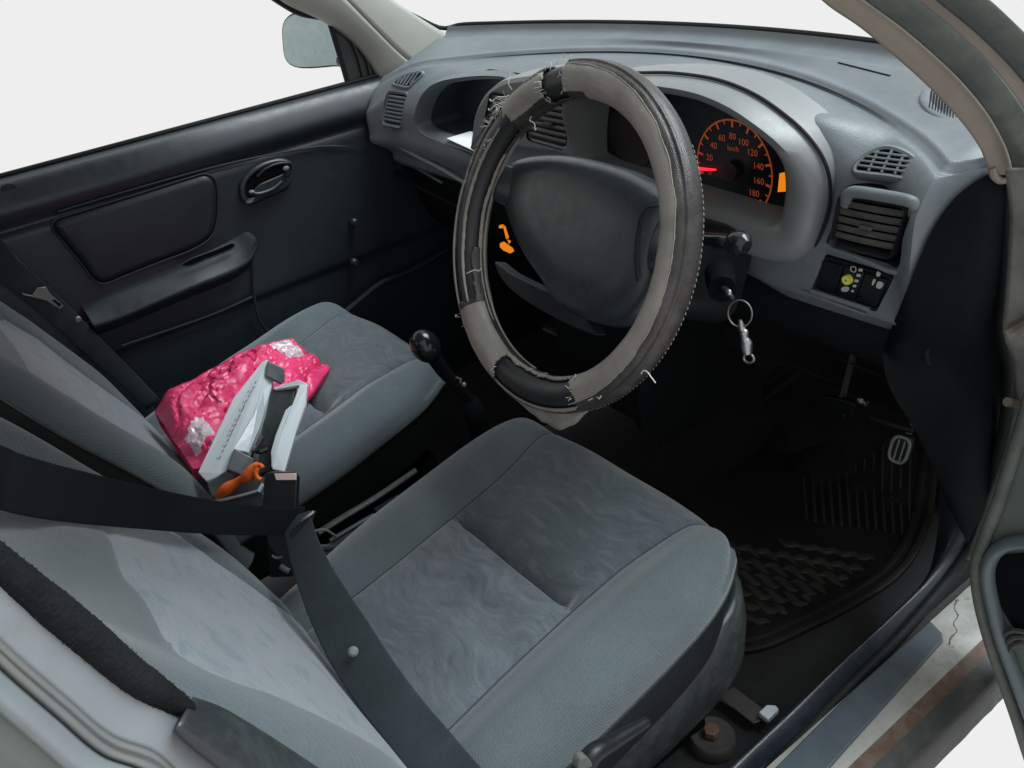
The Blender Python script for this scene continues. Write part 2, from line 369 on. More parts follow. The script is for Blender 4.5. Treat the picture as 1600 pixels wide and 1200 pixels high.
def cutter(L, d0, d1, n=40, **k):
    P = cr(px(L, **k), n, True); c = MB(); c.prism([p+V((0, d0, 0)) for p in P], (0, d1-d0, 0)); return c
tray_px = [(652, 196), (655, 172), (666, 148), (686, 132), (720, 124), (770, 121), (800, 130), (800, 180), (795, 232), (760, 246), (728, 234), (690, 221), (664, 210)]
pvent_px = [(611, 143), (637, 147), (626, 199), (602, 193)]
dv_px = [(1314, 296), (1376, 304), (1438, 317), (1424, 366), (1410, 414), (1350, 402), (1291, 386), (1302, 342)]
sw_px = [(1283, 400), (1393, 433), (1371, 487), (1269, 453)]
def qcut(L, d0, d1, r, **k):
    q = quad(px(L, **k)); P = rrect(q, 0, 0, 1, 1, r); c = MB(); c.prism([p+V((0, d0, 0)) for p in P], (0, d1-d0, 0)); return c
DB0 = bvh(body); DB = DB0
def facing(L):
    H = [onD(*p) for p in L]; n = V((0, 0, 0))
    for p, k in H: n += k
    n.normalize(); c = centroid([p for p, k in H]); return [UP(a, d, c, n) for a, d in L], n
PV, PVn = facing([(608, 142), (638, 146), (627, 200), (598, 194)])
c_ = MB(); c_.prism([p+PVn*.05 for p in rrect(quad(PV), 0, 0, 1, 1, .12)], -PVn*.08)
cuts = [cutter(tray_px, -.09, .10, 60, y=.262), c_, cutter(dv_px, -.06, .035, 56, y=.252), qcut(sw_px, -.04, .014, .06, y=.243)]
cl_in = [(918, 176), (932, 153), (975, 141), (1040, 146), (1100, 157), (1160, 182), (1198, 212), (1219, 250), (1225, 296), (1216, 341), (1192, 343), (1100, 315), (1000, 285), (925, 257), (915, 238)]
cl_out = [(912, 150), (935, 124), (975, 116), (1018, 114), (1066, 115), (1130, 125), (1186, 147), (1236, 181), (1268, 214), (1288, 258), (1287, 312), (1272, 368), (1248, 408), (1205, 412), (1150, 388), (1060, 352), (980, 322), (908, 292), (898, 255), (900, 205)]
cuts.append(cutter(cl_in, -.1, .05, 70, y=.245))
cut(body, cuts)
# --- glove tray lip
P = cr(px(tray_px, y=.262), 90, True)
b = MB(); N_ = V((0, -1, 0)); I = inset(P, N_, .004); O = inset(P, N_, -.009)
b.grid([[p+V((0, .03, 0)) for p in I], [p+V((0, .006, 0)) for p in I], [p+V((0, -.004, 0)) for p in inset(P, N_, .001)], [p+V((0, -.006, 0)) for p in inset(P, N_, -.004)], [p+V((0, .010, 0)) for p in O]], False, True)
b.build('tray_lip', M['dash'], dash, sharp=80)
# --- ledge strip under the tray
P = cr([U(598, 214, y=.262), U(640, 238, y=.255), U(690, 264, y=.253), U(735, 290, y=.253), U(800, 322, y=.254)], 30)
MB().tube(P, .0055, 10, flat=.8).build('ledge_strip', M['dash'], dash)
P = cr([U(604, 262, y=.272), U(650, 290, y=.268), U(700, 316, y=.268), U(760, 345, y=.268)], 30)
MB().tube(P, .004, 8).build('ledge_strip', M['dash_dark'], dash)
# --- vents
def vent(name, L, y, nslat, nblade, barrel=0.0, fr=.004, tilt=.004, mat='slat', nib=True, depth=.02, nrm=None, pts=None):
    q = quad(pts or px(L, y=y)); D = V((0, 1, 0)) if nrm is None else -nrm; ux_ = (q(1, .5)-q(0, .5)).normalized(); Z = ux_.cross(D).normalized(); Z = Z if Z.z > 0 else -Z; w = (q(1, .5)-q(0, .5)).length; h = (q(.5, 1)-q(.5, 0)).length
    fm = MB(); o = rrect(q, -.03, -.05, 1.03, 1.05, .12); i = rrect(q, .03, .06, .97, .94, .10)
    fm.grid([[p+D*depth for p in o], [p+D*-barrel for p in o], [p+D*(-barrel-fr) for p in rrect(q, 0, -.01, 1, 1.01, .11)], [p+D*-barrel for p in i], [p+D*depth for p in i]], False, True)
    v = fm.build(name, M['black' if barrel else 'dash'], dash, sharp=40)
    bk = MB(); bk.prism([p+D*depth*.8 for p in i], D*.002); bk.build('duct', M['cavity'], v)
    ex = (q(1, .5)-q(0, .5)).normalized()
    sl = MB()
    for k in range(nslat):
        t = .10+.8*(k+.5)/nslat
        a, c = q(.035, t), q(.965, t); hh = h*.8/nslat*.42
        bow = [a.lerp(c, j/8)+D*(-barrel*.8-.0015*math.sin(math.pi*j/8)) for j in range(9)]
        sl.grid([[p+Z*hh for p in bow], [p+(Z*hh*.2-D*.0025) for p in bow], [p+(Z*-hh*.6-D*.001) for p in bow], [p+(Z*(-hh-tilt)+D*.008) for p in bow], [p+(Z*(hh-tilt)+D*.008) for p in bow]], True, False)
    sl.build('slats', M[mat], v, sharp=30)
    bl = MB()
    for k in range(nblade):
        s = .08+.84*(k+.5)/nblade
        bl.box(q(s, .5)+D*(depth*.45-barrel*.3), ex*.0012, D*.010, q(s, .9)-q(s, .1))
    if nblade: bl.build('blades', M['black'], v, smooth=False)
    if nib:
        nb = MB(); nb.box(q(.52, .5)+V((0, -barrel-.004, 0)), ex*w*.2, V((0, .007, 0)), V((0, 0, h*.07))); nb.build('vane_tab', M[mat], v, bevel=.001)
    return v
vent('side_vent', None, 0, 7, 3, 0, .0030, .002, 'dash', False, .022, PVn, PV)
dvn = vent('side_vent', [(1324, 299), (1431, 317), (1404, 397), (1309, 375)], .252, 5, 7, .012, .006, .003)
P = cr([U(1322, 318, y=.245), U(1324, 306, y=.238), U(1336, 300, y=.236), U(1380, 306, y=.234), U(1420, 314, y=.236), U(1430, 322, y=.238), U(1428, 334, y=.245)], 30)
MB().tube(P, .0068, 12).build('barrel_top', M['dash'], dvn)
# --- demister grilles lying on the sloping shoulder
def demister(L, nbar, mat, nx=0, cdir=None):
    C2 = [onD(*p) for p in L]; n = V((0, 0, 0))
    for p, k in C2: n += k
    n.normalize(); c = centroid([p for p, k in C2])
    P = cr([UP(a, d, c, n) for a, d in L], 56, True)
    b = MB(); rr = [inset(P, n, -.0045), inset(P, n, -.004), inset(P, n, -.001), inset(P, n, .002), inset(P, n, .002)]
    hs = [-.006, .0015, .004, .003, -.004]
    b.grid([[p+n*h for p in r] for r, h in zip(rr, hs)], False, True)
    g = b.build('demister_grille', M[mat], dash, sharp=50)
    k = MB(); k.prism([p+n*.0006 for p in inset(P, n, .001)], n*.0008); k.build('duct', M['cavity'], g, smooth=False)
    ins = inset(P, n, .002)
    ex = (UP(*cdir[1], c, n)-UP(*cdir[0], c, n)).normalized(); ey = n.cross(ex)
    uv = [((p-c).dot(ex), (p-c).dot(ey)) for p in ins]
    def span(v, ax):
        hits = []
        for i in range(len(uv)):
            a, d = uv[i], uv[(i+1) % len(uv)]
            if (a[1-ax]-v)*(d[1-ax]-v) < 0: hits.append(a[ax]+(d[ax]-a[ax])*(v-a[1-ax])/(d[1-ax]-a[1-ax]))
        return (min(hits), max(hits)) if len(hits) > 1 else None
    bb = MB(); lo = min(v for u, v in uv); hi = max(v for u, v in uv)
    for i in range(1, nbar+1):
        v = lo+(hi-lo)*i/(nbar+1); s = span(v, 0)
        if s: bb.box(c+ex*(s[0]+s[1])/2+ey*v+n*.0028, ex*(s[1]-s[0]), ey*(hi-lo)/(nbar+1)*.42, n*.003)
    lo = min(u for u, v in uv); hi = max(u for u, v in uv)
    for i in range(1, nx+1):
        u = lo+(hi-lo)*i/(nx+1); s = span(u, 1)
        if s: bb.box(c+ex*u+ey*(s[0]+s[1])/2+n*.0025, ex*.0028, ey*(s[1]-s[0]), n*.0028)
    bb.build('bars', M[mat], g, bevel=.0005)
    return g
DB = bvh(body)
demister([(1337, 268), (1344, 253), (1362, 239), (1386, 232), (1412, 239), (1434, 254), (1447, 270), (1443, 281), (1425, 282), (1390, 276), (1355, 272)], 4, 'dash', 4, ((1340, 266), (1440, 280)))
demister([(616, 131), (628, 121), (645, 115), (660, 114), (657, 121), (646, 131), (638, 137), (626, 135)], 5, 'dash', 0, ((621, 133), (632, 117)))
# --- speaker grille under the pillar
L = [(1441, 160), (1441, 147), (1452, 137), (1480, 130), (1530, 150), (1556, 200), (1548, 214), (1515, 202), (1482, 189), (1455, 176)]
C2 = [onD(*p) for p in L]; n = V((0, 0, 0))
for p, k in C2: n += k
n.normalize(); c = centroid([p for p, k in C2]); P = cr([UP(a, d, c, n) for a, d in L], 60, True)
b = MB(); b.grid([[p-n*.006 for p in inset(P, n, -.003)], [p+n*.0005 for p in inset(P, n, -.002)], [p+n*.0015 for p in P], [p+n*.0015 for p in inset(P, n, .008)], [p+n*.0004 for p in inset(P, n, .010)]], False, True, cap1=True)
sg = b.build('speaker_grille', M['dash'], dash, sharp=60)
ex = (UP(1500, 200, c, n)-UP(1460, 160, c, n)).normalized(); ey = n.cross(ex); b = MB()
for i in range(22):
    a = U(1452+i*4.2, 142+i*3.2, z=c.z); e = U(1450+i*4.6, 168+i*2.4, z=c.z)
    a = UP(1456+i*4.4, 142+i*2.6, c, n); e = UP(1452+i*4.6, 170+i*2.1, c, n)
    b.tube([a+n*.0010, e+n*.0010], .0011, 6)
b.build('ribs', M['dash_dark'], sg)
# small defrost slot in the ledge
P = [onD(1310+i*9, 98+i*2.3, .0006)[0] for i in range(10)]
MB().tube(P, .0013, 6, flat=.4).build('defrost_slot', M['cavity'], dash)
# --- instrument bezel
Y = .245
Pi = cr(px(cl_in, y=Y), 110, True); Po = cr(px(cl_out, y=Y), 110, True)
def shift(P, f): return [p+V((0, f(p), 0)) for p in P]
topf = lambda p: sm(.66, .78, p.z)
def mixr(t): return [a.lerp(d, t) for a, d in zip(Po2, Pi2)]
# start both outlines at matching angles
cx = centroid(Pi)
def bya(P):
    A = sorted(((math.atan2((p.z-cx.z)*1.35, p.x-cx.x), p) for p in P), key=lambda q: q[0]); return A
def atang(A, t):
    m = len(A)
    for i in range(m):
        a0, p0 = A[i-1]; a1, p1 = A[i]
        if i == 0: a0 -= 2*math.pi
        for tt in (t, t-2*math.pi, t+2*math.pi):
            if a0 <= tt <= a1 and a1 > a0: return p0.lerp(p1, (tt-a0)/(a1-a0))
    return A[0][1]
Ai, Ao = bya(Pi), bya(Po); TH = [-math.pi+2*math.pi*i/140 for i in range(140)]
Pi2 = [atang(Ai, t) for t in TH]; Po2 = [atang(Ao, t) for t in TH]
rings = [shift(Po2, lambda p: .05), shift(Po2, lambda p: .012-.022*topf(p)), shift(mixr(.04), lambda p: .001-.034*topf(p)), shift(mixr(.15), lambda p: -.010-.036*topf(p)), shift(mixr(.40), lambda p: -.014-.030*topf(p)), shift(mixr(.72), lambda p: -.009-.014*topf(p)), shift(mixr(.94), lambda p: -.001), shift(Pi2, lambda p: .006), shift(inset(Pi2, (0, -1, 0), .003), lambda p: .03), shift(inset(Pi2, (0, -1, 0), .004), lambda p: .06)]
ringloft(rings, 'instrument_bezel', M['bezel'], dash, sharp=75)
# dark groove line round the hood
b = MB(); b.tube([p+V((0, .010-.020*topf(p), 0)) for p in inset(Po2, (0, -1, 0), -.0028)], .0022, 8, closed=True); b.build('hood_groove', M['black'], dash)
# instrument panel
YP = .285
b = MB(); b.prism([p+V((0, YP-Y, 0)) for p in inset(Pi2, (0, -1, 0), -.02)], (0, .01, 0)); ip = b.build('instrument_panel', M['blackgloss'], dash, smooth=False)
YD = YP-.0012
dc = U(1146, 265, y=YD); dx_ = U(1207, 268, y=YD)-dc; dz_ = U(1147.5, 186, y=YD)-dc
dx_ = V((dx_.x, 0, 0)); dz_ = V((dz_.x*.0, 0, dz_.z)); R_ = (dx_.x+dz_.z)/2
dx_, dz_ = V((lerp(dx_.x, R_, .3), 0, 0)), V((0, 0, lerp(dz_.z, R_, .3)))
def dp(a, r): return dc+dx_*math.cos(math.radians(a))*r+dz_*math.sin(math.radians(a))*r
b = MB(); sc = [-37+(i/60)*230 for i in range(61)]
b.grid([[dp(a, 1.0) for a in sc], [dp(a, .965) for a in sc]])
for k in range(19):
    a = -37+230*k/18; r0 = .84 if k % 2 == 0 else .90; w = 1.5 if k % 2 == 0 else .8
    b.add([dp(a-w, .97), dp(a+w, .97), dp(a+w*1.1, r0), dp(a-w*1.1, r0)], [(0, 1, 2, 3)])
b.build('dial_scale', M['dialglow'], ip, smooth=False)
b = MB()
for k in range(10):
    a = 193-230*k/9
    vs, fs = text2d(str(k*20), .185); o = dp(a, .66 if k not in (5, 6) else .64); b.add([o+dx_*v.x+dz_*v.y for v in vs], fs)
vs, fs = text2d('km/h', .15); o = dp(90, .42); b.add([o+dx_*v.x+dz_*v.y for v in vs], fs)
b.build('dial_numerals', M['dialglow'], ip, smooth=False)
vs, fs = text2d('7', .28); o = dp(-5, .06); b = MB(); b.add([o+dx_*(v.x+v.y*.3)+dz_*v.y for v in vs], fs); b.build('dial_mark', M['logo'], ip, smooth=False)
b = MB(); o = V((0, -.004, 0)); na = 187
b.grid([[dp(na-2.6, 1.0-.6*k/6)+o for k in range(7)], [dp(na, 1.0-.6*k/6)+o*1.35 for k in range(7)], [dp(na+2.6, 1.0-.6*k/6)+o for k in range(7)]])
b.build('needle', M['needle'], ip, sharp=0)
b = MB(); b.tube([dc+V((0, 0, 0)), dc+V((0, -.007, 0))], [R_*.2, R_*.17], 24); b.build('needle_hub', M['blackgloss'], ip)
A = [U(1215, 300, y=YD), U(1218, 271, y=YD), U(1232, 268, y=YD), U(1232, 299, y=YD)]
b = MB(); b.prism(A, (0, .0008, 0)); b.build('warning_lamp', M['orangeglow'], ip, smooth=False)
# a second, unlit gauge half hidden by the wheel
b = MB(); g0 = U(985, 215, y=YP-.002); b.prism([g0+V((math.cos(a)*.046, 0, math.sin(a)*.046)) for a in [2*math.pi*i/40 for i in range(40)]], (0, .001, 0)); b.build('gauge_face', plastic('gauge_brown_black', (.020, .017, .015), .35, 0), ip, smooth=False)
# --- centre vent bezel
L = [(742, 233), (743, 205), (749, 172), (764, 143), (787, 124), (812, 117), (850, 113), (905, 118), (922, 138), (912, 200), (906, 252), (888, 243), (845, 236), (800, 230), (768, 232)]
P = cr(px(L, y=.25), 90, True); b = MB()
b.grid([[p+V((0, .05, 0)) for p in P], [p+V((0, .002, 0)) for p in P], [p+V((0, -.008, 0)) for p in inset(P, N_, .003)], [p+V((0, -.012, 0)) for p in inset(P, N_, .009)]], False, True, 0, True, True)
cb = b.build('centre_bezel', [M['bezel'], M['cavity']], dash, sharp=60)
lv = [(768, 141), (822, 150), (815, 216), (757, 195)]; rv = [(832, 152), (893, 160), (887, 236), (823, 218)]
cut(cb, [qcut(lv, -.05, .04, .14, y=.241), qcut(rv, -.05, .04, .14, y=.241)])
vent('centre_vent', lv, .243, 6, 4, 0, .002, .003, 'slat', True, .035)
vent('centre_vent', rv, .243, 6, 4, 0, .002, .003, 'slat', True, .035)
# --- switch panel
q = quad(px(sw_px, y=.252))
sp_ = MB(); sp_.prism(rrect(q, -.02, -.03, 1.02, 1.03, .06), (0, .004, 0)); sw = sp_.build('switch_panel', M['black'], dash, smooth=False)
def cell(s0, t0, s1, t1, name, mat, d=.004, r=.02):
    b = MB(); b.prism(rrect(q, s0, t0, s1, t1, r, 4, V((0, -d, 0))), (0, d+.001, 0)); return b.build(name, mat, sw, bevel=.0007)
cell(.06, .06, .36, .86, 'blank_switch', M['dash_dark']); lev = cell(.385, .04, .66, .88, 'levelling_switch', M['black']); rk = cell(.68, .06, .98, .88, 'rocker_switch', M['black'])
b = MB(); o = V((0, -.0052, 0)); c = U(1326, 436, y=.248)
b.tube([c, c+o], [.0062, .0056], 20); yd = b.build('levelling_knob', M['yellow'], sw); b = MB(); b.tube([c+o, c+o*1.12], .0012, 8); b.build('knob_dot', M['ink'], yd)
b = MB()
for (x_, y_, w_, h_) in ((1345, 422, 6, 5), (1342, 430.5, 6, 5), (1338.5, 439, 5.5, 5), (1335.5, 447, 5, 4.5), (1332.5, 455, 4, 4)):
    A = px([(x_-w_/2, y_-h_/2), (x_+w_/2, y_-h_/2+1), (x_+w_/2-1, y_+h_/2), (x_-w_/2-1, y_+h_/2-1)], y=.2475); b.prism(A, (0, .0005, 0))
A = cr(px([(1318, 448), (1326, 449), (1325, 455), (1317, 456), (1314, 452)], y=.2475), 14, True); b.prism(A, (0, .0005, 0))
A = cr(px([(1330, 417), (1337, 418), (1336, 425), (1330, 423)], y=.2475), 14, True); b.tube(A, .0006, 5, closed=True)
for L in ([(1371, 424), (1376, 427), (1374, 432), (1369, 431)], [(1372, 440), (1380, 443), (1376, 451), (1369, 449)], [(1365, 436), (1368, 438), (1364, 446), (1362, 444)]):
    b.prism(cr(px(L, y=.2475), 12, True), (0, .0005, 0))
b.build('switch_symbols', M['print'], sw, smooth=False)
P = cr([U(1268, 455, y=.238), U(1318, 471, y=.236), U(1358, 484, y=.238)], 16); MB().tube(P, .0028, 8).build('panel_lip', M['dash'], dash)
P = cr([U(1252, 455, y=.239), U(1300, 472, y=.236), U(1352, 491, y=.238)], 16); MB().tube(P, .002, 8).build('panel_lip', M['dash'], dash)
P = cr([U(1289, 384, y=.243), U(1345, 404, y=.241), U(1392, 424, y=.243), U(1406, 424, y=.245)], 20); MB().tube(P, .0035, 8).build('panel_lip', M['dash'], dash)
# --- lower knee panels, centre stack
b = MB(); rows = []
for x in [lerp(.10, .60, i/10) for i in range(11)]:
    rows.append(cr([(x, .30, .535), (x, .285, .50), (x, .33, .44), (x, .40, .41), (x, .55, .42)], 20))
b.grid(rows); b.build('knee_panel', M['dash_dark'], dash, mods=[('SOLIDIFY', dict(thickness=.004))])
for L in ([(1310, 560), (1345, 575), (1378, 588)], [(1215, 565), (1260, 580), (1296, 594)]):
    MB().tube([U(a, d, y=.315) for a, d in L], .0012, 6).build('panel_seam', M['dash_dark'], dash)
rows = []
for z, yf, hw in ((.60, .252, .145), (.56, .250, .14), (.50, .26, .135), (.42, .275, .13), (.34, .29, .125), (.24, .29, .12), (.10, .30, .12), (.02, .31, .12)):
    rows.append([V((-.03-hw, .5, z)), V((-.03-hw, yf+.02, z)), V((-.03-hw+.015, yf, z)), V((-.03+hw-.015, yf, z)), V((-.03+hw, yf+.02, z)), V((-.03+hw, .5, z))])
MB().grid(rows, False, True, 0, True, True).build('centre_stack', M['black'], dash, sharp=30)
b = MB(); yq = .245
for L in ([(780, 352), (786, 351), (784, 357), (779, 356)], [(786, 354), (788, 353), (794, 372), (791, 374)], [(781, 380), (786, 378), (800, 388), (802, 393), (797, 396), (786, 391), (781, 386)], [(793, 375), (797, 377), (795, 381)]):
    b.prism(px(L, y=yq), (0, .002, 0))
b.build('heater_display', M['orangeglow'], dash, smooth=False)
rows = []
for x in [lerp(-.6, -.18, i/8) for i in range(9)]:
    rows.append(cr([(x, .29, .555), (x, .30, .52), (x, .32, .44), (x, .36, .38), (x, .5, .34)], 18))
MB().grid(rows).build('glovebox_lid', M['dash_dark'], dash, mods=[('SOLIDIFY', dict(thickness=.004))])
MB().tube([U(622, 252, y=.285), U(650, 262, y=.285), U(690, 285, y=.285)], .003, 8).build('glovebox_handle', M['dash'], dash)
# white card in the tray
A = [U(698, 217, z=.630), U(735, 206, z=.630), U(765, 214, z=.630), U(744, 238, z=.628)]
A = [onD(*p)[0] for p in ((699, 216), (730, 207), (756, 214), (760, 236))] if False else A
b = MB(); b.prism(A, (0, 0, .0012)); o = b.build('paper_card', M['white'], None, smooth=False); tag(o, 'blank white paper card lying in the open dashboard tray', 'card')

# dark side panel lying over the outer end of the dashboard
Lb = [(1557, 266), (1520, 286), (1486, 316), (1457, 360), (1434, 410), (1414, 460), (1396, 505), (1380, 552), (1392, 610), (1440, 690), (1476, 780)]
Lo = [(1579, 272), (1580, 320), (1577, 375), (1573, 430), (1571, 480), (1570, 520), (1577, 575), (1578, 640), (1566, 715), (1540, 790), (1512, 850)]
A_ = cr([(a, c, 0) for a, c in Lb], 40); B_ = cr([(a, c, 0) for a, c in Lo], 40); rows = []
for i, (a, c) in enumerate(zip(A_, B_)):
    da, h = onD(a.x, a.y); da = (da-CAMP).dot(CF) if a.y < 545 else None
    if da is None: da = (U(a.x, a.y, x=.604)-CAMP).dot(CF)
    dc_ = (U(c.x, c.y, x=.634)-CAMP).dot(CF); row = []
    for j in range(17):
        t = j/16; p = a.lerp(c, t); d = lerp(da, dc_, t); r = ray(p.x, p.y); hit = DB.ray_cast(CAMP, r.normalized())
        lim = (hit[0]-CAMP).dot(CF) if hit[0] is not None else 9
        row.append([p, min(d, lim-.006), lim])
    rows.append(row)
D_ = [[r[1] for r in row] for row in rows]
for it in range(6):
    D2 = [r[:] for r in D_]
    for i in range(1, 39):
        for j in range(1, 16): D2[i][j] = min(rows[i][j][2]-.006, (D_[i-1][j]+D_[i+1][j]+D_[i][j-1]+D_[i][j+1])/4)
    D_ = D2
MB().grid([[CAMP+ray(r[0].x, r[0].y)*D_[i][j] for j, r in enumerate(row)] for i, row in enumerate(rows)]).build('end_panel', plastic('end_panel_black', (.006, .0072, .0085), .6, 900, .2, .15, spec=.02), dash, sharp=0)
# ================================================================== STEERING WHEEL
WT = math.radians(24.1); WC = V((.299, 0, .675)); WN = V((0, -math.cos(WT), math.sin(WT))); WX = V((1, 0, 0)); WU = V((0, math.sin(WT), math.cos(WT)))
wheel = thing('steering_wheel', WC, 'black steering wheel wrapped in a torn, frayed grey cover', 'steering wheel')
RM = .182
def wp(a, r, b):
    """a: angle round the wheel, b: angle round the rim tube (0 outward, 90 to the driver)"""
    a, b = math.radians(a), math.radians(b); rad = WX*math.cos(a)+WU*math.sin(a)
    return WC+rad*(RM+r*math.cos(b))+WN*r*math.sin(b)
def wpl(x, y, h=0): return WC+WX*x+WU*y+WN*h
NA, NB = 540, 120
MB().grid([[wp(a*2, .0178, j*15) for j in range(24)] for a in range(180)], True, True).build('rim', M['rim'], wheel, sharp=0)
def gap(a, b):
    """is the cover torn away at this place of the rim?"""
    a %= 360; w = nz(a*.12, b*.02, 3)*6+nz(a*.5, b*.09, 8)*3; wb = nz(a*.05, 2, 1)*9+nz(a*.31, b*.01, 4)*6
    if 101.0+w*.25 < a < 112+w*.35 and -60 < b < 175+wb: return True            # hole on the top
    if 136+w*.8 < a < 196 and 38+wb < b < 182+wb*.7: return True          # left side stripped
    if 196 <= a < 221+w*.6 and 52+wb < b < 150+wb: return True
    if 253.5+w*.35 < a < 300.5+w*.35 and 30+wb*.5 < b < 158+wb*.8: return True             # bottom hole
    return False
vs, fs, mi = [], [], []
def rc(a, b): return .0222+.0007*nz(a*.09, b*.03, 5)+.0012*math.exp(-((b-33)/5)**2)-.0006*math.exp(-((b-41)/5)**2)
for i in range(NA):
    for j in range(NB):
        a, b = i*360/NA, -130+j*360/NB; vs.append(wp(a, rc(a, b), b))
for i in range(NA):
    for j in range(NB):
        a, b = (i+.5)*360/NA, -130+(j+.5)*360/NB
        if gap(a, b): continue
        fs.append((i*NB+j, ((i+1) % NA)*NB+j, ((i+1) % NA)*NB+(j+1) % NB, i*NB+(j+1) % NB))
        e = 55+10*math.cos(math.radians(a-10))+nz(a*.15, 1, 2)*3+nz(a*.6, 3, 2)*1.5
        lin = e < b < (172 if not 90 < a < 145 else 138)+nz(a*.1, 4, 2)*6
        if 141+nz(b*.05, 1, 1)*6 < a < 222: lin = b > 195 or b < 45
        mi.append(0 if lin else 1)
mesh('cover', vs, fs, [M['cover'], M['leather']], wheel, sharp=0, mi=mi, mods=[('SOLIDIFY', dict(thickness=.0026, offset=-1))])
# torn edges: thin ragged strips of pale lining along the stripped left side
def strip(a0, a1, b0, w, r, name='torn_lining', n=70, mat='cover', amp=4):
    rows = []
    for i in range(n):
        t = i/(n-1); a = lerp(a0, a1, t); e = math.sin(math.pi*min(1, max(0, t)))**.3
        bb = b0+nz(a*.07, b0, 2)*amp; ww = w*e*(1+.5*nz(a*.4, b0, 7))
        rows.append([wp(a, r-.001, bb-ww), wp(a, r+.0012, bb-ww*.5), wp(a, r+.0016, bb+ww*.3), wp(a, r-.001, bb+ww)])
    MB().grid(rows).build(name, M[mat], wheel, sharp=0)
strip(141, 222, 113, 7, .0196)
strip(150, 232, 184, 8, .0212); strip(172, 268, 203, 6, .0222)
strip(170, 225, 62, 2.2, .0215, amp=2)
for a0_, a1_ in ((-62, 98), (114, 136), (223, 250)):
    MB().tube([wp(a, .0226+.0004*nz(a*.7, 1, 9), 55+10*math.cos(math.radians(a-10))+nz((a % 360)*.15, 1, 2)*3+nz(a*.9, 3, 2)*2) for a in [lerp(a0_, a1_, i/160) for i in range(161)]], [.0004+.0005*abs(nz(i*.3, 5, a0_)) for i in range(161)], 6).build('frayed_edge', M['fray'], wheel)
# bottom flap of lining hanging under the hole
rows = []
for i in range(40):
    t = i/39; a = lerp(252, 302, t); e = math.sin(math.pi*t)**.5
    dr = (.004+.016*sm(.25, .8, t)*(1-sm(.86, 1, t)))*e*(1+.35*nz(t*9, 1, 1))
    p0 = wp(a, .0212, 30); p1 = wp(a, .0225, 12); p2 = p1-WU*dr*.7+V((0, 0, -dr*.5))-WN*.004
    rows.append([wp(a, .021, 42), p0+WN*.002, p1, p1.lerp(p2, .5)+WN*.003, p2])
MB().grid(rows).build('hanging_flap', M['cover'], wheel, sharp=0, mods=[('SOLIDIFY', dict(thickness=.0016))])
# frayed threads
rnd = random.Random(3); b = MB()
def fibre(p, d, l, r=.0005, curl=1.0, n=9):
    pts = [V(p)]; d = V(d).normalized(); ax = V((rnd.uniform(-1, 1), rnd.uniform(-1, 1), rnd.uniform(-1, 1))).normalized(); k = rnd.uniform(-1, 1)*curl
    for i in range(n):
        d = (Matrix.Rotation(k*.35, 3, ax) @ d); pts.append(pts[-1]+d*l/n)
    b.tube(pts, [r*(1-.4*i/n) for i in range(n+1)], 5)
for (a0, a1, b0, b1, cnt, l) in ((111, 114, 20, 150, 26, .010), (99, 102, 20, 150, 26, .008), (100, 112, 10, 40, 26, .009), (131, 139, 25, 70, 42, .018), (138, 147, 20, 60, 24, .014), (147, 160, 100, 130, 10, .006), (251, 255, 40, 150, 12, .006), (299, 302, 40, 150, 16, .007), (262, 280, 150, 170, 14, .008), (222, 232, 40, 60, 8, .006)):
    for k in range(int(cnt*.6)):
        a = rnd.uniform(a0, a1); bb = rnd.uniform(b0, b1); p = wp(a, .0215, bb); o = (p-wp(a, 0, 0)).normalized()
        t = (wp(a+1, .02, bb)-wp(a-1, .02, bb)).normalized()
        fibre(p, o*rnd.uniform(.2, 1)+t*rnd.uniform(-1, 1), l*rnd.uniform(.4, 1.2), rnd.choice((.00025, .00035, .0005)), 1.2)
for (pa, pb, l) in (((800, 140), (795, 113), .030), ((797, 150), (768, 158), .036), ((790, 160), (765, 172), .026), ((830, 182), (836, 203), .024), ((728, 428), (748, 424), .022), ((718, 495), (712, 495), .010), ((918, 626), (936, 623), .020), ((1010, 578), (1024, 598), .001), ((893, 600), (898, 590), .010)):
    p = UP(*pa, WC+WN*.01, WN); e = UP(*pb, WC+WN*.018, WN)
    if l > .002: pts = [p, p.lerp(e, .35)+WN*.004, p.lerp(e, .7)+WU*.003, e, e+(e-p)*.12+WU*.003]; b.tube(cr(pts, 14), .0008, 5)
for k in range(70):                                               # stitching down the outer seam
    a = lerp(-78, 40, k/69); p = wp(a, .0228, -28); q = wp(a+.8, .0228, -24); b.tube([p, q], .00032, 5)
fr_ = b.build('frayed_threads', M['thread'], wheel); fr_['kind'] = 'stuff'
# --- hub pad
HO = -.030
pad = [(-.172, .058), (-.152, .076), (-.09, .090), (-.03, .094), (.04, .092), (.10, .080), (.128, .066), (.132, .03), (.125, -.03), (.10, -.072), (.05, -.086), (-.01, -.084), (-.055, -.062), (-.105, -.035), (-.148, .0), (-.172, .032)]
P = cr([(x, y, 0) for x, y in pad], 90, True); cc = centroid(P)
def padring(s, h): return [wpl(cc.x+(p.x-cc.x)*s, cc.y+(p.y-cc.y)*s, h) for p in P]
R = [padring(.93, -.075), padring(1.0, -.060), padring(1.01, -.045), padring(.99, -.034), padring(.945, -.025), padring(.86, -.0185), padring(.72, -.0145), padring(.45, -.0125), padring(.15, -.012)]
ringloft(R, 'hub_pad', M['hub'], wheel, True, True, sharp=0)
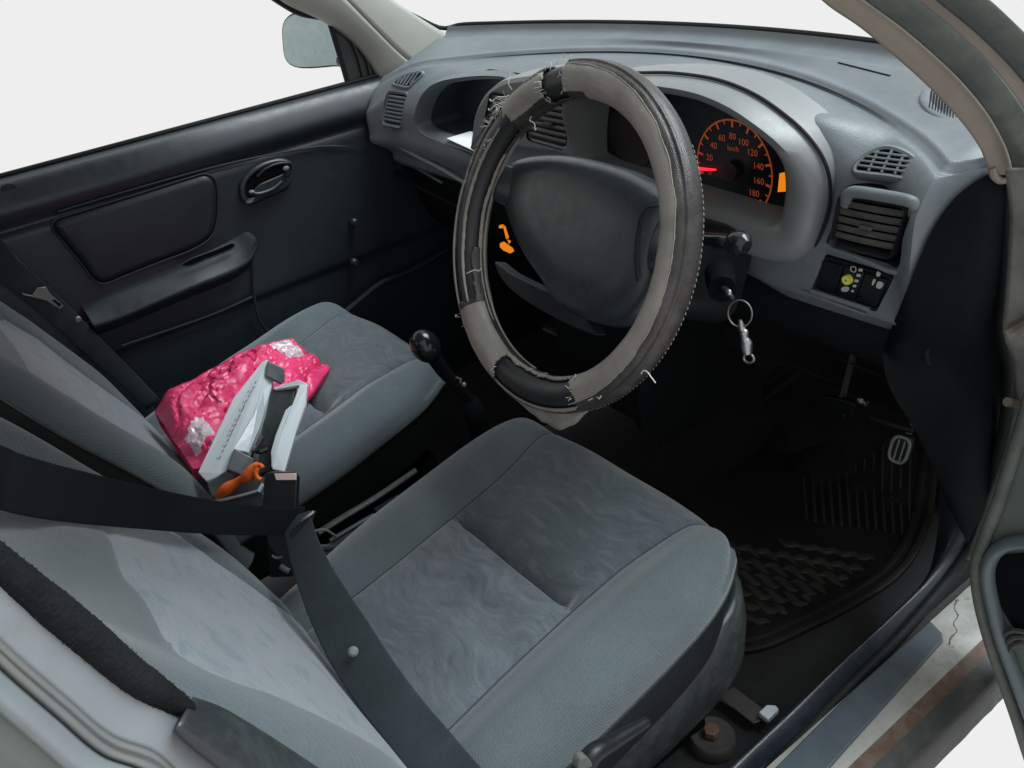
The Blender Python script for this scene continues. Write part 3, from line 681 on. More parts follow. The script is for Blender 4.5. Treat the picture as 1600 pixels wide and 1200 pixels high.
# seam and spokes
for sx in (-1, 1):
    rows = []
    for t in [i/12 for i in range(13)]:
        x = lerp(.085, .168, t)*sx if sx > 0 else lerp(-.09, -.168, t); yc = lerp(.020, .030, t) if sx > 0 else lerp(.035, .042, t); hw = lerp(.052, .024, sm(0, .8, t)); h = lerp(-.032, -.004, t); th = lerp(.03, .018, t)
        rows.append([wpl(x, yc+hw*math.cos(q), h-th/2+th/2*math.sin(q)) for q in [2*math.pi*j/18 for j in range(18)]])
    MB().grid(rows, False, True, 0, True, True).build('spoke', M['hub'], wheel, sharp=0)
rows = []
for t in [i/12 for i in range(13)]:
    x = lerp(-.035, -.09, t); y = lerp(-.06, -.155, t); h = lerp(-.04, -.008, t); hw = lerp(.03, .016, t)
    rows.append([wpl(x+hw*math.cos(q), y, h-.01+.01*math.sin(q)) for q in [2*math.pi*j/14 for j in range(14)]])
M['lowspoke'] = plastic('lower_spoke_plastic', (.022, .026, .029), .5, 900, .1, spec=.25)
LS = cr([(772, 408, 0), (800, 428, 0), (870, 462, 0), (905, 486, 0), (930, 522, 0), (918, 520, 0), (880, 504, 0), (820, 470, 0), (786, 440, 0)], 40, True)
b = MB(); b.prism([UP(p.x, p.y, WC-WN*.075, WN) for p in LS], -WN*.02); b.build('lower_spoke', M['lowspoke'], wheel, bevel=.006, seg=4)
P2 = [wpl(.098+.012*math.sin((i/14-.3)*3), lerp(.072, -.055, i/14), -.026+.006*math.sin(i/14*3.14)) for i in range(15)]
P2 = [UP(a, c, WC+WN*-.0235, WN) for a, c in cr([(1031, 322, 0), (1012, 323, 0), (1002, 333, 0), (997, 352, 0), (993, 380, 0), (992, 415, 0), (996, 440, 0)], 20) for _ in (0,)] if False else [UP(p.x, p.y, WC+WN*-.0128, WN) for p in cr([(1031, 322, 0), (1012, 323, 0), (1002, 333, 0), (997, 352, 0), (993, 380, 0), (992, 415, 0), (996, 440, 0)], 24)]
MB().tube(P2, .0015, 6).build('pad_seam', M['black'], wheel)
# ================================================================== STEERING COLUMN
colm = thing('steering_column', (.3, .12, .6), 'dark plastic steering column shroud with a control stalk, under the wheel', 'steering column')
rows = []
for t, w, hu, hd in ((0, .055, .04, .055), (.25, .07, .048, .072), (.6, .074, .05, .08), (1, .074, .05, .085)):
    c = WC-WN*lerp(.07, .26, t); rows.append([c+WX*w*math.copysign(abs(math.cos(q))**.5, math.cos(q))+WU*(hu if math.sin(q) > 0 else hd)*math.copysign(abs(math.sin(q))**.5, math.sin(q)) for q in [2*math.pi*j/32 for j in range(32)]])
MB().grid(rows, False, True, 0, True, True).build('shroud', M['black'], colm, sharp=45)
# light edged lower cowl
A = [UP(p[0], p[1], WC-WN*.10-WU*.07, WU) for p in ((790, 425), (868, 470), (925, 520), (930, 545), (880, 500), (815, 455))]
b = MB(); b.grid([[WC-WN*(.07+.10*i/6)+WX*lerp(-.06, .06, j/8)-WU*(.058+.03*i/6+.008*math.sin(math.pi*j/8)) for j in range(9)] for i in range(7)]); b.build('lower_shroud', M['black'], colm, mods=[('SOLIDIFY', dict(thickness=.004))])
# stalk
A = [U(1060, 368, y=.115), U(1100, 374, y=.10), U(1130, 377, y=.092), U(1148, 379, y=.088), U(1160, 382, y=.085), U(1167, 386, y=.084)]
b = MB(); b.tube(cr(A, 26), [lerp(.0065, .0085, min(1, i/16)) if i < 19 else [.0085, .0095, .0125, .0135, .0135, .012, .007][i-19] for i in range(26)], 16); b.build('stalk', M['blackgloss'], colm)
b = MB(); b.ball(U(1133, 377, y=.085), .009, .005, .006); b.build('stalk_symbol', M['hub'], colm)
# ignition lock
lc = U(1128, 452, y=.10)
b = MB(); b.tube([lc+V((-.03, .03, -.0)), lc+V((0, 0, 0))], [.018, .016], 20); b.build('ignition_lock', M['cavity'], colm)
# ================================================================== KEYS
keys = thing('key_ring', lc, 'metal key ring with a snap hook hanging from the ignition lock', 'key ring')
yk = .085
b = MB(); b.tube(cr([U(1130, 452, y=.10), U(1138, 459, y=yk), U(1146, 468, y=yk)], 8), [.004, .0045, .005, .005, .0045, .004, .003, .002], 10); b.build('key', M['black'], keys)
b = MB(); b.ball(U(1138.5, 457, y=yk-.006), .0042, .003, .004); b.build('key_head', M['metal'], keys)
rc_ = U(1156, 490, y=yk); ux = (U(1175, 492, y=yk)-rc_); uz = (U(1157, 470, y=yk)-rc_)
b = MB(); b.tube([rc_+ux*math.cos(t)+uz*1.05*math.sin(t) for t in [2*math.pi*i/40 for i in range(40)]], .0009, 8, closed=True); b.build('ring', M['metald'], keys)
A = [U(1157, 500, y=yk), U(1159, 512, y=yk), U(1162, 519, y=yk), U(1163, 522, y=yk), U(1164, 532, y=yk), U(1166, 533, y=yk), U(1167, 545, y=yk), U(1168, 552, y=yk)]
b = MB(); b.tube(cr(A, 30), [.0018+.0024*min(1, i/8) if i < 10 else (.0052 if i in (10, 11, 18, 19) else (.0042 if i < 18 else .0062-.0014*max(0, i-24)/6)) for i in range(30)], 14); b.build('snap_hook', M['metal'], keys)
hc = U(1170, 560, y=yk); b = MB(); b.tube([hc+ux*.42*math.cos(t)+uz*.36*math.sin(t) for t in [math.radians(120+i*300/24) for i in range(25)]], .0014, 8); b.build('hook_loop', M['metal'], keys)
# loose thread hanging by the wheel
A = [U(1002, 584, y=-.06), U(1004, 580, y=-.06), U(1010, 580, y=-.062), U(1018, 590, y=-.066), U(1024, 598, y=-.07)]
MB().tube(cr(A, 16), .0007, 6).build('loose_thread', M['thread'], wheel)
# ================================================================== SEATS
def sgn(x): return -1 if x < 0 else 1
def make_seat(cx, flip, root, W=.247, WB=.262, LB=1.0, oyy=-.415):
    """cx: centre line; flip mirrors across so the shield faces the door"""
    SX = -1 if flip else 1
    def X(u): return cx+u*SX
    # ---- cushion
    n_a, n_b = 150, 150; E_ = 1.0
    yr = -.475
    def plan(a, b):
        bp_ = max(0, b); a, b = a*(1-.155*bp_**5), (b*(1-.13*abs(a)**5) if b > 0 else b)
        yf = .082-.020*a*a
        w = W*(1-.10*sm(-.1, -1, b))
        return a*w, yr+(yf-yr)*(b+1)/2
    def seam(y):
        """half width of the printed centre panel"""
        return lerp(.128, .150, sm(-.10, .06, y)) if y > -.166 else lerp(.128, .134, sm(-.166, -.45, y))
    def top(a, b):
        u, y = plan(a, b)
        s = seam(y); d = abs(u)-s
        z = .297+.22*(max(-.44, y)+.166)
        # raised side bolsters
        z += .020*sm(0, .055, d)*(1-.5*sm(.05, .11, y))-.004*math.exp(-(d/.006)**2)
        # the centre panel dishes and drops behind the cross seam
        if d < 0:
            k = sm(0, .03, -d)
            z += .003*k*sm(-.163, -.168, y)
            z += .004*k*math.exp(-((y+.19)/.018)**2)
            z -= (.034*k*math.exp(-max(0, y+.161)/.026)*sm(-.166, -.160, y))
            z += .0035*k*nz(u*9, y*22, cx*3)+.003*math.exp(-((u-.03-.2*(y+.35))/.012)**2)*sm(-.24, -.30, y)
        z += .003*nz(u*11, y*11, cx)
        z -= .022*sm(-.02, .09, y)**2+.014*sm(.02, .085, y)
        e = (abs(a)**10+max(0, b)**10)**(1/10)
        t = max(0, (e-.70)/.30); z -= .048*(1-math.sqrt(max(0, 1-min(1, t)**2)))
        return V((X(u), y, z))
    A = [math.sin(math.pi/2*(-1+2*i/n_a))*.35+(-1+2*i/n_a)*.65 for i in range(n_a+1)]; Bv = [(-1+2*j/n_b)*.75+.25*math.sin(math.pi/2*(-1+2*j/n_b)) for j in range(n_b+1)]
    vs, main, ins, ins2 = [], [], [], []
    for b_ in Bv:
        for a_ in A: vs.append(top(a_, b_))
    K = n_a+1
    for j in range(n_b):
        for i in range(n_a):
            a_, b_ = (A[i]+A[i+1])/2, (Bv[j]+Bv[j+1])/2; u, y = plan(a_, b_)
            f = (j*K+i, j*K+i+1, (j+1)*K+i+1, (j+1)*K+i)
            ((ins if y < -.163 else ins2) if abs(u) < seam(y) and y < .060 else main).append(f)
    # skirt of fabric below the edge
    loop = [j*K for j in range(n_b+1)]+[n_b*K+i for i in range(1, n_a+1)]+[j*K+n_a for j in range(n_b-1, -1, -1)]
    prev = loop; cy = -.18
    for dz, k in ((.004, 1.002), (.009, 1.002), (.014, .999)):
        cur = []
        for idx in loop:
            p = vs[idx]; cur.append(len(vs)); vs.append(V((cx+(p.x-cx)*k, cy+(p.y-cy)*k, p.z-dz)))
        for i in range(len(loop)-1): main.append((prev[i], prev[i+1], cur[i+1], cur[i]))
        prev = cur
    def sub(fs, name, mat):
        used = {}; nv = []; nf = []
        for f in fs:
            g = []
            for i in f:
                if i not in used: used[i] = len(nv); nv.append(vs[i])
                g.append(used[i])
            nf.append(tuple(g))
        return mesh(name, nv, nf, mat, root, sharp=0)
    sub(main, 'cushion', M['bolster']); sub(ins, 'centre_panel', M['insert']); sub(ins2, 'front_panel', M['insert_shaded'])
    def tz(u, y):
        a_, b_ = u/W, 2*(y-yr)/(.082-yr)-1
        for it in range(60):
            uu, yy = plan(a_, b_); a_ += (u-uu)/W*.5; b_ += (y-yy)/.28*.5
        return top(a_, b_)
    for s_ in (-1, 1):
        MB().tube([tz(s_*seam(y), y)+V((0, 0, -.0004)) for y in [lerp(-.38, .045, i/70) for i in range(71)]], .0014, 6).build('seam', M['seam'], root)
    MB().tube([tz(lerp(-.122, .122, i/40), -.1635)+V((0, 0, .0006)) for i in range(41)], .0022, 8).build('cross_piping', M['insert'], root)
    # edge piping and dark vinyl side below it
    edge = [vs[i] for i in prev]
    pp = MB(); pp.tube(edge[::2], .0028, 8); pp.build('piping', M['vinyl'], root)
    rows = [[V((cx+(p.x-cx)*k, cy+(p.y-cy)*k, p.z-.085*t)) for p in edge] for t, k in ((0, .997), (.3, .985), (1, .95))]
    MB().grid(rows).build('cushion_side', M['vinyl'], root, sharp=0)
    # ---- backrest
    ph = math.radians(30); oy = V((cx, oyy, .275)); ey = V((0, -math.sin(ph), math.cos(ph))); ez = V((0, math.cos(ph), math.sin(ph)))
    Lb, Wb = .68, WB
    def bp(a, b):
        w = lerp(-.10, Lb, (b+1)/2)-.03*a*a*sm(0, 1, b)
        hw = Wb*(.93+.10*sm(-1, -.2, b)-.20*sm(.1, 1, b))
        return a*hw*(LB if a < 0 else 1), w
    def pan(u, w): return max(abs(u-.005)-lerp(.158, .168, sm(.05, .25, w)), w-.312+.35*max(0, abs(u)-.12)**1.2*1.6)
    def bt(a, b):
        u, w = bp(a, b); d = pan(u, w)
        h = .0+.022*sm(.5, .85, abs(a))*sm(-.05, .12, w)*(1-.5*sm(.45, .66, w))-.004*math.exp(-(d/.005)**2)
        h += .012*math.sin(math.pi*min(1, max(0, (w+.02)/.5)))*(1-a*a)-.018*sm(.0, -.1, w)
        h += .006*nz(u*7, w*7, cx*2)+.004*math.exp(-((w-.19-.25*u)/.02)**2)*(1-abs(a))-(0 if flip else .009*math.exp(-((w-.13-1.1*(u+.16))/.045)**2)*sm(-.22, -.05, u))
        e = (abs(a)**8+max(0, b)**8)**(1/8); t = max(0, (e-.80)/.20); h -= .034*(1-math.sqrt(max(0, 1-min(1, t)**2)))
        return oy+V((u*SX, 0, 0))+ey*w+ez*h
    vs, main, ins = [], [], []
    for b_ in Bv:
        for a_ in A: vs.append(bt(a_, b_))
    for j in range(n_b):
        for i in range(n_a):
            a_, b_ = (A[i]+A[i+1])/2, (Bv[j]+Bv[j+1])/2; u, w = bp(a_, b_)
            f = (j*K+i, j*K+i+1, (j+1)*K+i+1, (j+1)*K+i); (ins if pan(u, w) < 0 and w > -.05 else main).append(f)
    loop = [j*K for j in range(n_b+1)]+[n_b*K+i for i in range(1, n_a+1)]+[j*K+n_a for j in range(n_b-1, -1, -1)]
    o_main = sub(main, 'backrest', M['bolster']); sub(ins, 'back_panel', M['insert_lit'])
    edge = [vs[i] for i in loop]
    MB().tube([p-ez*.001 for p in edge[::2]], .0026, 8).build('back_piping', M['shield'], root)
    rows = [[oy+(p-oy)+V(((p.x-cx)*k, 0, 0))-ez*d for p in edge] for d, k in ((.001, 0), (.02, .012), (.07, .006), (.11, -.08), (.125, -.25))]
    b = MB(); b.grid(rows); b.f.append(tuple(range(4*len(edge), 5*len(edge)))); b.m.append(0); b.build('back_shell', M['vinyl'], root, sharp=60)
    # ---- plastic side shield on the door side
    L = [(1124, 862, .236), (1141, 888, .237), (1147, 915, .234), (1142, 945, .229), (1120, 978, .222), (1060, 1038, .207), (1000, 1093, .194), (940, 1142, .182), (860, 1206, .166), (760, 1290, .150)]
    P = [U(a_, c_, z=z_) for a_, c_, z_ in L]; P = cr([V((X(p.x-.318), p.y, p.z)) for p in P], 60); sx = SX
    def of(d, dy, dz): return [V((p.x+sx*d*(1-.55*sm(.0, .09, p.y)), p.y+dy*sm(-.05, .07, p.y), p.z+dz)) for p in P]
    rows = [of(-.012, -.006, -.03), of(-.008, -.004, -.006), of(-.003, -.001, .001), of(.002, .002, .002), of(.007, .005, -.002), of(.011, .008, -.012), of(.015, .011, -.05), of(.012, .009, -.10), of(.0, 0, -.135)]
    MB().grid(rows).build('side_shield', M['shield'], root, sharp=50)
    # lower front valance and rails
    b = MB()
    for u in (-.19, .17):
        b = MB(); b.box((X(u), -.24, .03), (.035, 0, 0), (0, .46, 0), (0, 0, .03)); b.build('seat_rail', M['cavity'], root, bevel=.003)
    b = MB(); b.box((X(0), -.22, .10), (.40, 0, 0), (0, .44, 0), (0, 0, .12)); b.build('seat_pan', M['cavity'], root, bevel=.02)
    return X
ds = thing('driver_seat', (.315, -.2, 0), 'grey fabric driver seat with a square printed panel, facing the steering wheel', 'car seat')
DX = make_seat(.318, False, ds, .247, .262, .86, -.415)
ps = thing('passenger_seat', (-.33, -.2, 0), 'grey fabric passenger seat with a pink bag and grey case on it', 'car seat')
PX = make_seat(-.337, True, ps, .245, .262, .98, -.398)
# recliner lever of the driver seat
b = MB(); A = [U(1010, 1128, x=.600), U(960, 1158, x=.603), U(925, 1180, x=.606), U(905, 1215, x=.606)]
b.tube(cr(A, 16), [.006+.006*i/15 for i in range(16)], 12); b.build('recliner_lever', M['black'], ds)
b = MB(); q0 = [U(908, 1186, x=.62), U(918, 1183, x=.62), U(926, 1198, x=.62), U(904, 1204, x=.62)]; b.prism(cr(q0, 16, True), (-.01, 0, 0)); b.build('lever_tip', M['rubberg'], ds, bevel=.002)
# ================================================================== SEAT BELTS
def seatbvh(root):
    vs, fs = [], []
    for o in root.children:
        if o.type == 'MESH' and o.name.split('.')[0] in ('cushion', 'centre_panel', 'front_panel', 'backrest', 'back_panel', 'cushion_side'):
            k = len(vs); vs += [v.co.copy() for v in o.data.vertices]; fs += [tuple(i+k for i in p.vertices) for p in o.data.polygons]
    return BVHTree.FromPolygons(vs, fs)
SB_D, SB_P = seatbvh(ds), seatbvh(ps)
def conform(P, lift=.012, tree=None):
    out = []
    for i, p in enumerate(P):
        r = (p-CAMP).normalized(); h, n, k, d = (tree or SB_D).ray_cast(CAMP, r); cur = (p-CAMP).length
        if h is not None: cur = min(cur, d-lift)
        out.append(cur)
    sm_ = [sum(out[max(0, i-3):i+4])/len(out[max(0, i-3):i+4]) for i in range(len(out))]
    return [CAMP+(p-CAMP).normalized()*d for p, d in zip(P, sm_)]
def wid(pts, wpx): return [w*(p-CAMP).dot(CF)/FPX for p, w in zip(pts, wpx)]
sb = thing('seat_belt', (.1, -.36, .33), 'black seat belt strap crossing the driver seat, with a metal tongue and a round stud', 'seat belt')
A = [U(-60, 722, d=.66), U(0, 747, d=.70), U(60, 764, d=.76), U(130, 778, d=.84), U(220, 793, d=.94), U(310, 806, d=1.03), U(390, 813, d=1.11), U(440, 815, d=1.155), U(474, 812, d=1.175)]
P = cr(A, 40); sd = [lerp(0, 1, i/39) for i in range(40)]; P = conform(P, .010)
upd = [ (CU*1.0+CR*.10-CF*.35).normalized() for s in sd]
b = MB(); b.ribbon(P, [lerp(95, 46, sm(0, 1, i/39)**.85)*(p-CAMP).dot(CF)/FPX for i, p in enumerate(P)], upd, .0014); b.build('shoulder_strap', M['belt'], sb, sharp=0)
A = [U(462, 806, d=1.165), U(468, 832, d=1.155), U(480, 872, d=1.135), U(503, 925, d=1.105), U(535, 985, d=1.07), U(575, 1050, d=1.03), U(625, 1118, d=.99), U(690, 1195, d=.95), U(750, 1260, d=.93)]
P = conform(cr(A, 40)); b = MB(); b.ribbon(P, [lerp(50, 84, sm(0, .5, i/39))*(p-CAMP).dot(CF)/FPX for i, p in enumerate(P)], [(CR*.95+CU*.32-CF*.20)]*40, .0014); b.build('lap_strap', M['beltold'], sb, sharp=0)
st = U(552, 1018, d=1.035); b = MB(); nn = (CAMP-st).normalized(); b.tube([st, st+nn*.002, st+nn*.004], [.0060, .0058, .0034], 20); b.build('stop_stud', M['studg'], sb)
t0 = U(476, 806, d=1.158); b = MB(); L = [(455, 830), (478, 812), (494, 797), (491, 806), (486, 818), (474, 834), (460, 842)]
b.prism(cr([U(a, c, d=1.160) for a, c in L], 30, True), (CAMP-t0).normalized()*.008); b.build('belt_tongue', M['blackgloss'], sb, bevel=.0015)
P = cr([U(470, 814, d=1.145), U(481, 806, d=1.145), U(491, 799, d=1.148)], 8); b = MB(); b.tube(P, [.0012, .0018, .0022, .0024, .0025, .0025, .0022, .001], 8); b.build('tongue_rim', M['metal'], sb)
# buckle on its stalk between the seats
bk = thing('belt_buckle', (.02, -.34, .3), 'black belt buckle with a faded red release button standing between the seats', 'buckle')
D = 1.235
fr = [U(413, 742, d=D), U(417, 738, d=D), U(458, 738, d=D), U(465, 746, d=D), U(462, 806, d=D), U(408, 812, d=D)]
b = MB(); b.prism(fr, CF*.016); b.build('buckle_housing', M['black'], bk, bevel=.003, seg=3)
b = MB(); A = [U(428, 740, d=D-.001), U(462, 739.5, d=D-.001), U(463, 750, d=D-.002), U(431, 750.5, d=D-.002)]; b.prism(A, CF*.006); b.build('release_button', M['redbtn'], bk, bevel=.0008)
b = MB(); b.ribbon(cr([U(437, 806, d=D+.01), U(436, 850, d=D+.02), U(440, 900, d=D+.03)], 10), .032, CR, .006); b.build('buckle_stalk', M['belt'], bk)
# second buckle that the tongue is latched in, half hidden by the strap
bk2 = thing('belt_buckle', (.06, -.36, .3), 'black belt buckle under the latched tongue beside the driver backrest', 'buckle')
D = 1.185; fr = [U(418, 838, d=D), U(470, 826, d=D), U(490, 850, d=D), U(478, 905, d=D), U(448, 890, d=D), U(425, 862, d=D)]
b = MB(); b.prism(cr(fr, 24, True), CF*.015); b.build('buckle_housing', M['black'], bk2, bevel=.002)
b = MB(); b.tube(cr([U(425, 868, d=D), U(432, 872, d=D), U(441, 870, d=D)], 8), .0016, 8); b.build('worn_sleeve', M['rubberg'], bk2)
b = MB(); b.tube(cr([U(438, 884, d=D), U(446, 890, d=D), U(452, 893, d=D)], 8), .004, 8); b.build('worn_sleeve', M['rubberg'], bk2)
# passenger belt on the far pillar
pb = thing('seat_belt', (-.6, -.44, .5), 'dark seat belt with a metal tongue hanging by the passenger door', 'seat belt')
xq = -.585
A = [U(-30, 372, x=xq), U(10, 420, x=xq), U(50, 452, x=xq), U(100, 497, x=xq), U(150, 545, x=xq), U(200, 592, x=xq), U(240, 632, x=xq)]
P = cr(A, 24); b = MB(); b.ribbon(P, [lerp(.05, .030, i/23) for i in range(24)], (0, .75, .55), .0016); b.build('strap', M['beltold'], pb, sharp=0)
D0 = -.572
b = MB(); b.prism(px([(33, 458), (50, 462), (58, 450), (72, 448), (78, 458), (100, 478), (94, 484), (72, 470), (56, 466), (38, 462)], x=D0), (-.004, 0, 0)); tg = b.build('belt_tongue', M['metald'], pb, bevel=.001)
b = MB(); b.prism(px([(82, 470), (85, 468), (96, 476), (93, 479)], x=D0+.001), (-.001, 0, 0)); b.build('tongue_slot', M['cavity'], tg)
b = MB(); c = U(122, 499, x=D0); b.tube([c, c+V((.003, 0, 0))], [.006, .004], 14); b.build('stop_stud', M['metald'], pb)
# ================================================================== PASSENGER DOOR
pd = thing('passenger_door', (-.64, -.05, .1), 'dark blue-grey inner panel of the closed passenger door with armrest and pull handle', 'car door')
XD = -.62
ys = [lerp(-.62, .72, i/80) for i in range(81)]
def dpanel(y, t):
    """t 0 top edge .. 1 bottom"""
    zt = .716-.012*(y-.0)
    P = [(-.648, zt), (-.640, zt+.001), (-.632, zt-.002), (-.622, zt-.012), (-.612, zt-.030), (-.606, zt-.045), (-.607, zt-.056), (-.613, zt-.068), (-.618, zt-.076), (-.6195, zt-.084), (-.617, zt-.097), (-.617, .50), (-.617, .40), (-.619, .37), (-.625, .36), (-.627, .30), (-.63, .18), (-.63, .0)]
    return [V((x, y, z)) for x, z in P]
rows = [cr(dpanel(y, 0), 90) for y in ys]
def dmod(p):
    # map pocket bulge at the front lower half, inset arch line
    y, z = p.y, p.z
    k = sm(-.13, -.06, y)*sm(.47, .40, z)*.0
    return p+V((k, 0, 0))
rows = [[dmod(p) for p in r] for r in rows]
dpn = MB().grid(rows).build('door_panel', M['door'], pd, sharp=0, mods=[('SOLIDIFY', dict(thickness=.012, offset=-1))])
# weather strip along the belt line
MB().tube([V((-.645, y, .7195-.012*y)) for y in ys], .0045, 8).build('window_seal', M['rubber'], pd)
# crease under the top roll that dies out at the dash
P = cr([U(90, 331, x=-.612), U(200, 298, x=-.612), U(330, 262, x=-.612), U(430, 240, x=-.612), U(500, 229, x=-.612), U(545, 230, x=-.612), U(572, 238, x=-.614)], 40)
MB().tube(P, [.0022]*34+[.0022*(1-i/6) for i in range(6)], 8).build('panel_crease', M['door'], pd)
# trim insert: a shallow raised pad with a rolled border
XP = -.6125
ins_px = [(86, 350), (130, 333), (220, 305), (300, 280), (322, 275), (334, 285), (338, 310), (336, 345), (328, 368), (300, 387), (240, 410), (190, 430), (164, 440), (148, 434), (130, 410), (105, 380)]
P = cr(px(ins_px, x=XP), 90, True); NX = V((1, 0, 0)); b = MB()
b.grid([[p-NX*.010 for p in inset(P, NX, -.004)], [p-NX*.002 for p in inset(P, NX, -.001)], [p+NX*.002 for p in inset(P, NX, .003)], [p+NX*.0045 for p in inset(P, NX, .008)], [p+NX*.005 for p in inset(P, NX, .011)]], False, True, 0, False, True)
b.build('trim_insert', M['doorin'], pd, sharp=70)
MB().tube([p-NX*.001 for p in inset(P, NX, -.004)], .0022, 8, closed=True).build('insert_border', M['door'], pd)
# armrest: a sloping shelf with a rounded nose
T = [(126, 476), (170, 456), (240, 430), (310, 400), (360, 376), (384, 363), (397, 366)]; Rg = [(146, 508), (182, 497), (242, 472), (304, 446), (360, 424), (390, 405), (402, 382)]
Ta = cr([U(a, c, x=-.616) for a, c in T], 60); Ra = cr([U(a, c, x=-.576) for a, c in Rg], 60); rows = []
for t, r in zip(Ta, Ra):
    rows.append(cr([t+V((-.004, 0, .002)), t.lerp(r, .12), t.lerp(r, .5)+V((0, 0, .002)), t.lerp(r, .86)+V((0, 0, .001)), r, r+V((-.003, 0, -.007)), r+V((-.012, 0, -.014)), r+V((-.026, 0, -.022)), r+V((-.040, 0, -.034))], 26))
arm = MB().grid(rows).build('armrest', M['door'], pd, sharp=0)
P = cr(px([(284, 414), (300, 404), (340, 389), (362, 380), (366, 384), (356, 392), (320, 406), (296, 416)], x=-.588), 40, True)
b = MB(); b.prism(P, (.0008, 0, 0)); b.build('pull_slot', M['cavity'], arm, smooth=False)
b = MB(); b.tube([p+NX*.0008 for p in P], .0014, 6, closed=True); b.build('slot_rim', M['door'], arm)
# lower panel seam and pocket
for L in ([(130, 506), (170, 492), (240, 466), (310, 438), (370, 412), (394, 398)], [(190, 540), (250, 520), (330, 492), (394, 464)], [(394, 400), (396, 430), (398, 470), (408, 505), (430, 530)]):
    MB().tube(cr(px(L, x=-.610), 30), .0028, 8).build('panel_seam', M['door'], pd)
P = cr(px([(480, 540), (560, 470), (600, 440), (640, 424), (700, 390)], x=-.60), 30); MB().tube(P, .006, 8).build('sill_edge', M['door'], pd)
band2 = None
# pull handle bowl
P = cr(px([(374, 300), (376, 285), (388, 268), (408, 255), (432, 248), (450, 250), (458, 260), (456, 280), (448, 294), (430, 304), (408, 314), (390, 320), (378, 314)], x=-.612), 60, True); b = MB()
b.grid([[p-NX*.010 for p in inset(P, NX, -.002)], [p+NX*.002 for p in P], [p+NX*.0055 for p in inset(P, NX, .004)], [p+NX*.0045 for p in inset(P, NX, .009)], [p-NX*.003 for p in inset(P, NX, .013)]], False, True)
hb = b.build('handle_bezel', M['door'], pd, sharp=80)
b = MB(); b.prism([p-NX*.002 for p in inset(P, NX, .011)], (.001, 0, 0)); b.build('handle_bowl', M['cavity'], hb, smooth=False)
P = cr([U(402, 276, x=-.600), U(415, 264, x=-.598), U(435, 256, x=-.597), U(452, 256, x=-.598), U(454, 266, x=-.600), U(447, 276, x=-.600), U(446, 268, x=-.6)], 30)
MB().tube(P, .0030, 10).build('pull_lever', M['black'], hb)
P = cr(px([(394, 300), (404, 288), (424, 279), (444, 270), (456, 262), (457, 278), (447, 292), (428, 302), (406, 310), (396, 308)], x=-.606), 40, True); b = MB(); b.prism(P, (.004, 0, 0)); b.build('pull_paddle', M['door'], hb, bevel=.002)
P = cr([U(391, 300, x=-.598), U(404, 303, x=-.596), U(425, 296, x=-.596), U(440, 284, x=-.598)], 20); MB().tube(P, .0040, 10).build('lever_lip', M['door'], hb)
b = MB(); b.ball(U(393, 300, x=-.597), .006, .006, .004); b.ball(U(390, 315, x=-.604), .006, .008, .004); b.ball(U(447, 263, x=-.597), .003, .007, .005); b.build('lever_tab', M['dash'], hb)
for q_ in ((549, 346), (549, 408)):
    c = U(*q_, x=-.616); b = MB(); b.tube([c, c+NX*.016, c+NX*.022], [.007, .010, .006], 18); b.build('panel_knob', M['door'], pd)
P = cr(px([(2, 290), (18, 285), (24, 290), (26, 300), (6, 302)], x=-.625), 20, True); MB().prism(P, (.006, 0, 0)).build('lock_plunger', M['black'], pd, bevel=.002)
# far pillar trim behind the door
rows = []
for i in range(20):
    t = i/19; z = lerp(.05, .95, t); y0 = lerp(-.30, -.52, t)
    rows.append([V((-.605, y0-.02, z)), V((-.600, y0-.035, z)), V((-.595, y0-.06, z)), V((-.595, y0-.20, z)), V((-.66, y0-.22, z)), V((-.66, y0, z)), V((-.63, y0+.0, z))])
b = MB(); A_ = cr([U(a, c, x=-.603) for a, c in ((-50, 320), (10, 384), (70, 444), (130, 505), (190, 575), (250, 655))], 30); B_ = cr([U(a, c, x=-.598) for a, c in ((-90, 430), (-30, 480), (20, 540), (80, 600), (140, 670), (200, 740))], 30)
b.grid([[a+V((-.03, .004, 0)), a]+[a.lerp(c, j/6) for j in range(1, 7)] for a, c in zip(A_, B_)]); far_pillar = b
# ================================================================== DOOR MIRROR
wm = thing('wing_mirror', (-.74, .22, .78), 'passenger wing mirror with pale hazy glass outside the window corner', 'wing mirror')
XM = -.80; P0 = U(490, 62, x=XM); nM = V((.50, -.86, .05)).normalized()
L = [(442, 60), (443, 38), (452, 25), (470, 19), (505, 17), (527, 20), (535, 60), (538, 100), (520, 103), (480, 106), (458, 103), (446, 90)]
P = cr([UP(a, c, P0, nM) for a, c in L], 60, True); b = MB()
b.prism([p+nM*.001 for p in inset(P, nM, .002)], nM*.002); g = b.build('mirror_glass', M['mirror'], wm, smooth=False)
R = [[p+nM*.002 for p in P], [p-nM*.004 for p in inset(P, nM, -.002)], [p-nM*.03 for p in inset(P, nM, .003)], [p-nM*.06 for p in inset(P, nM, .025)]]
ringloft(R, 'mirror_housing', M['rubberg'], wm, False, True, sharp=60)
b = MB(); b.tube([U(530, 90, x=-.78), U(560, 110, x=-.66)], .016, 12); b.build('mirror_arm', M['black'], wm)
P = px([(512, 28), (545, 28), (586, 70), (612, 130), (600, 142), (546, 142), (532, 90)], x=-.652)
b = MB(); b.prism(P, (-.012, 0, 0)); sl = b.build('mirror_sail', M['sail'], wm, bevel=.003)
MB().tube(px([(515, 34), (532, 90), (547, 142)], x=-.648), .006, 8).build('sail_edge', M['rubber'], wm)
for L in ([(548, 62), (560, 90), (572, 136)], [(556, 58), (572, 92), (582, 130)]):
    MB().tube(cr(px(L, x=-.648), 12), .003, 6).build('cable', M['sail'], sl)
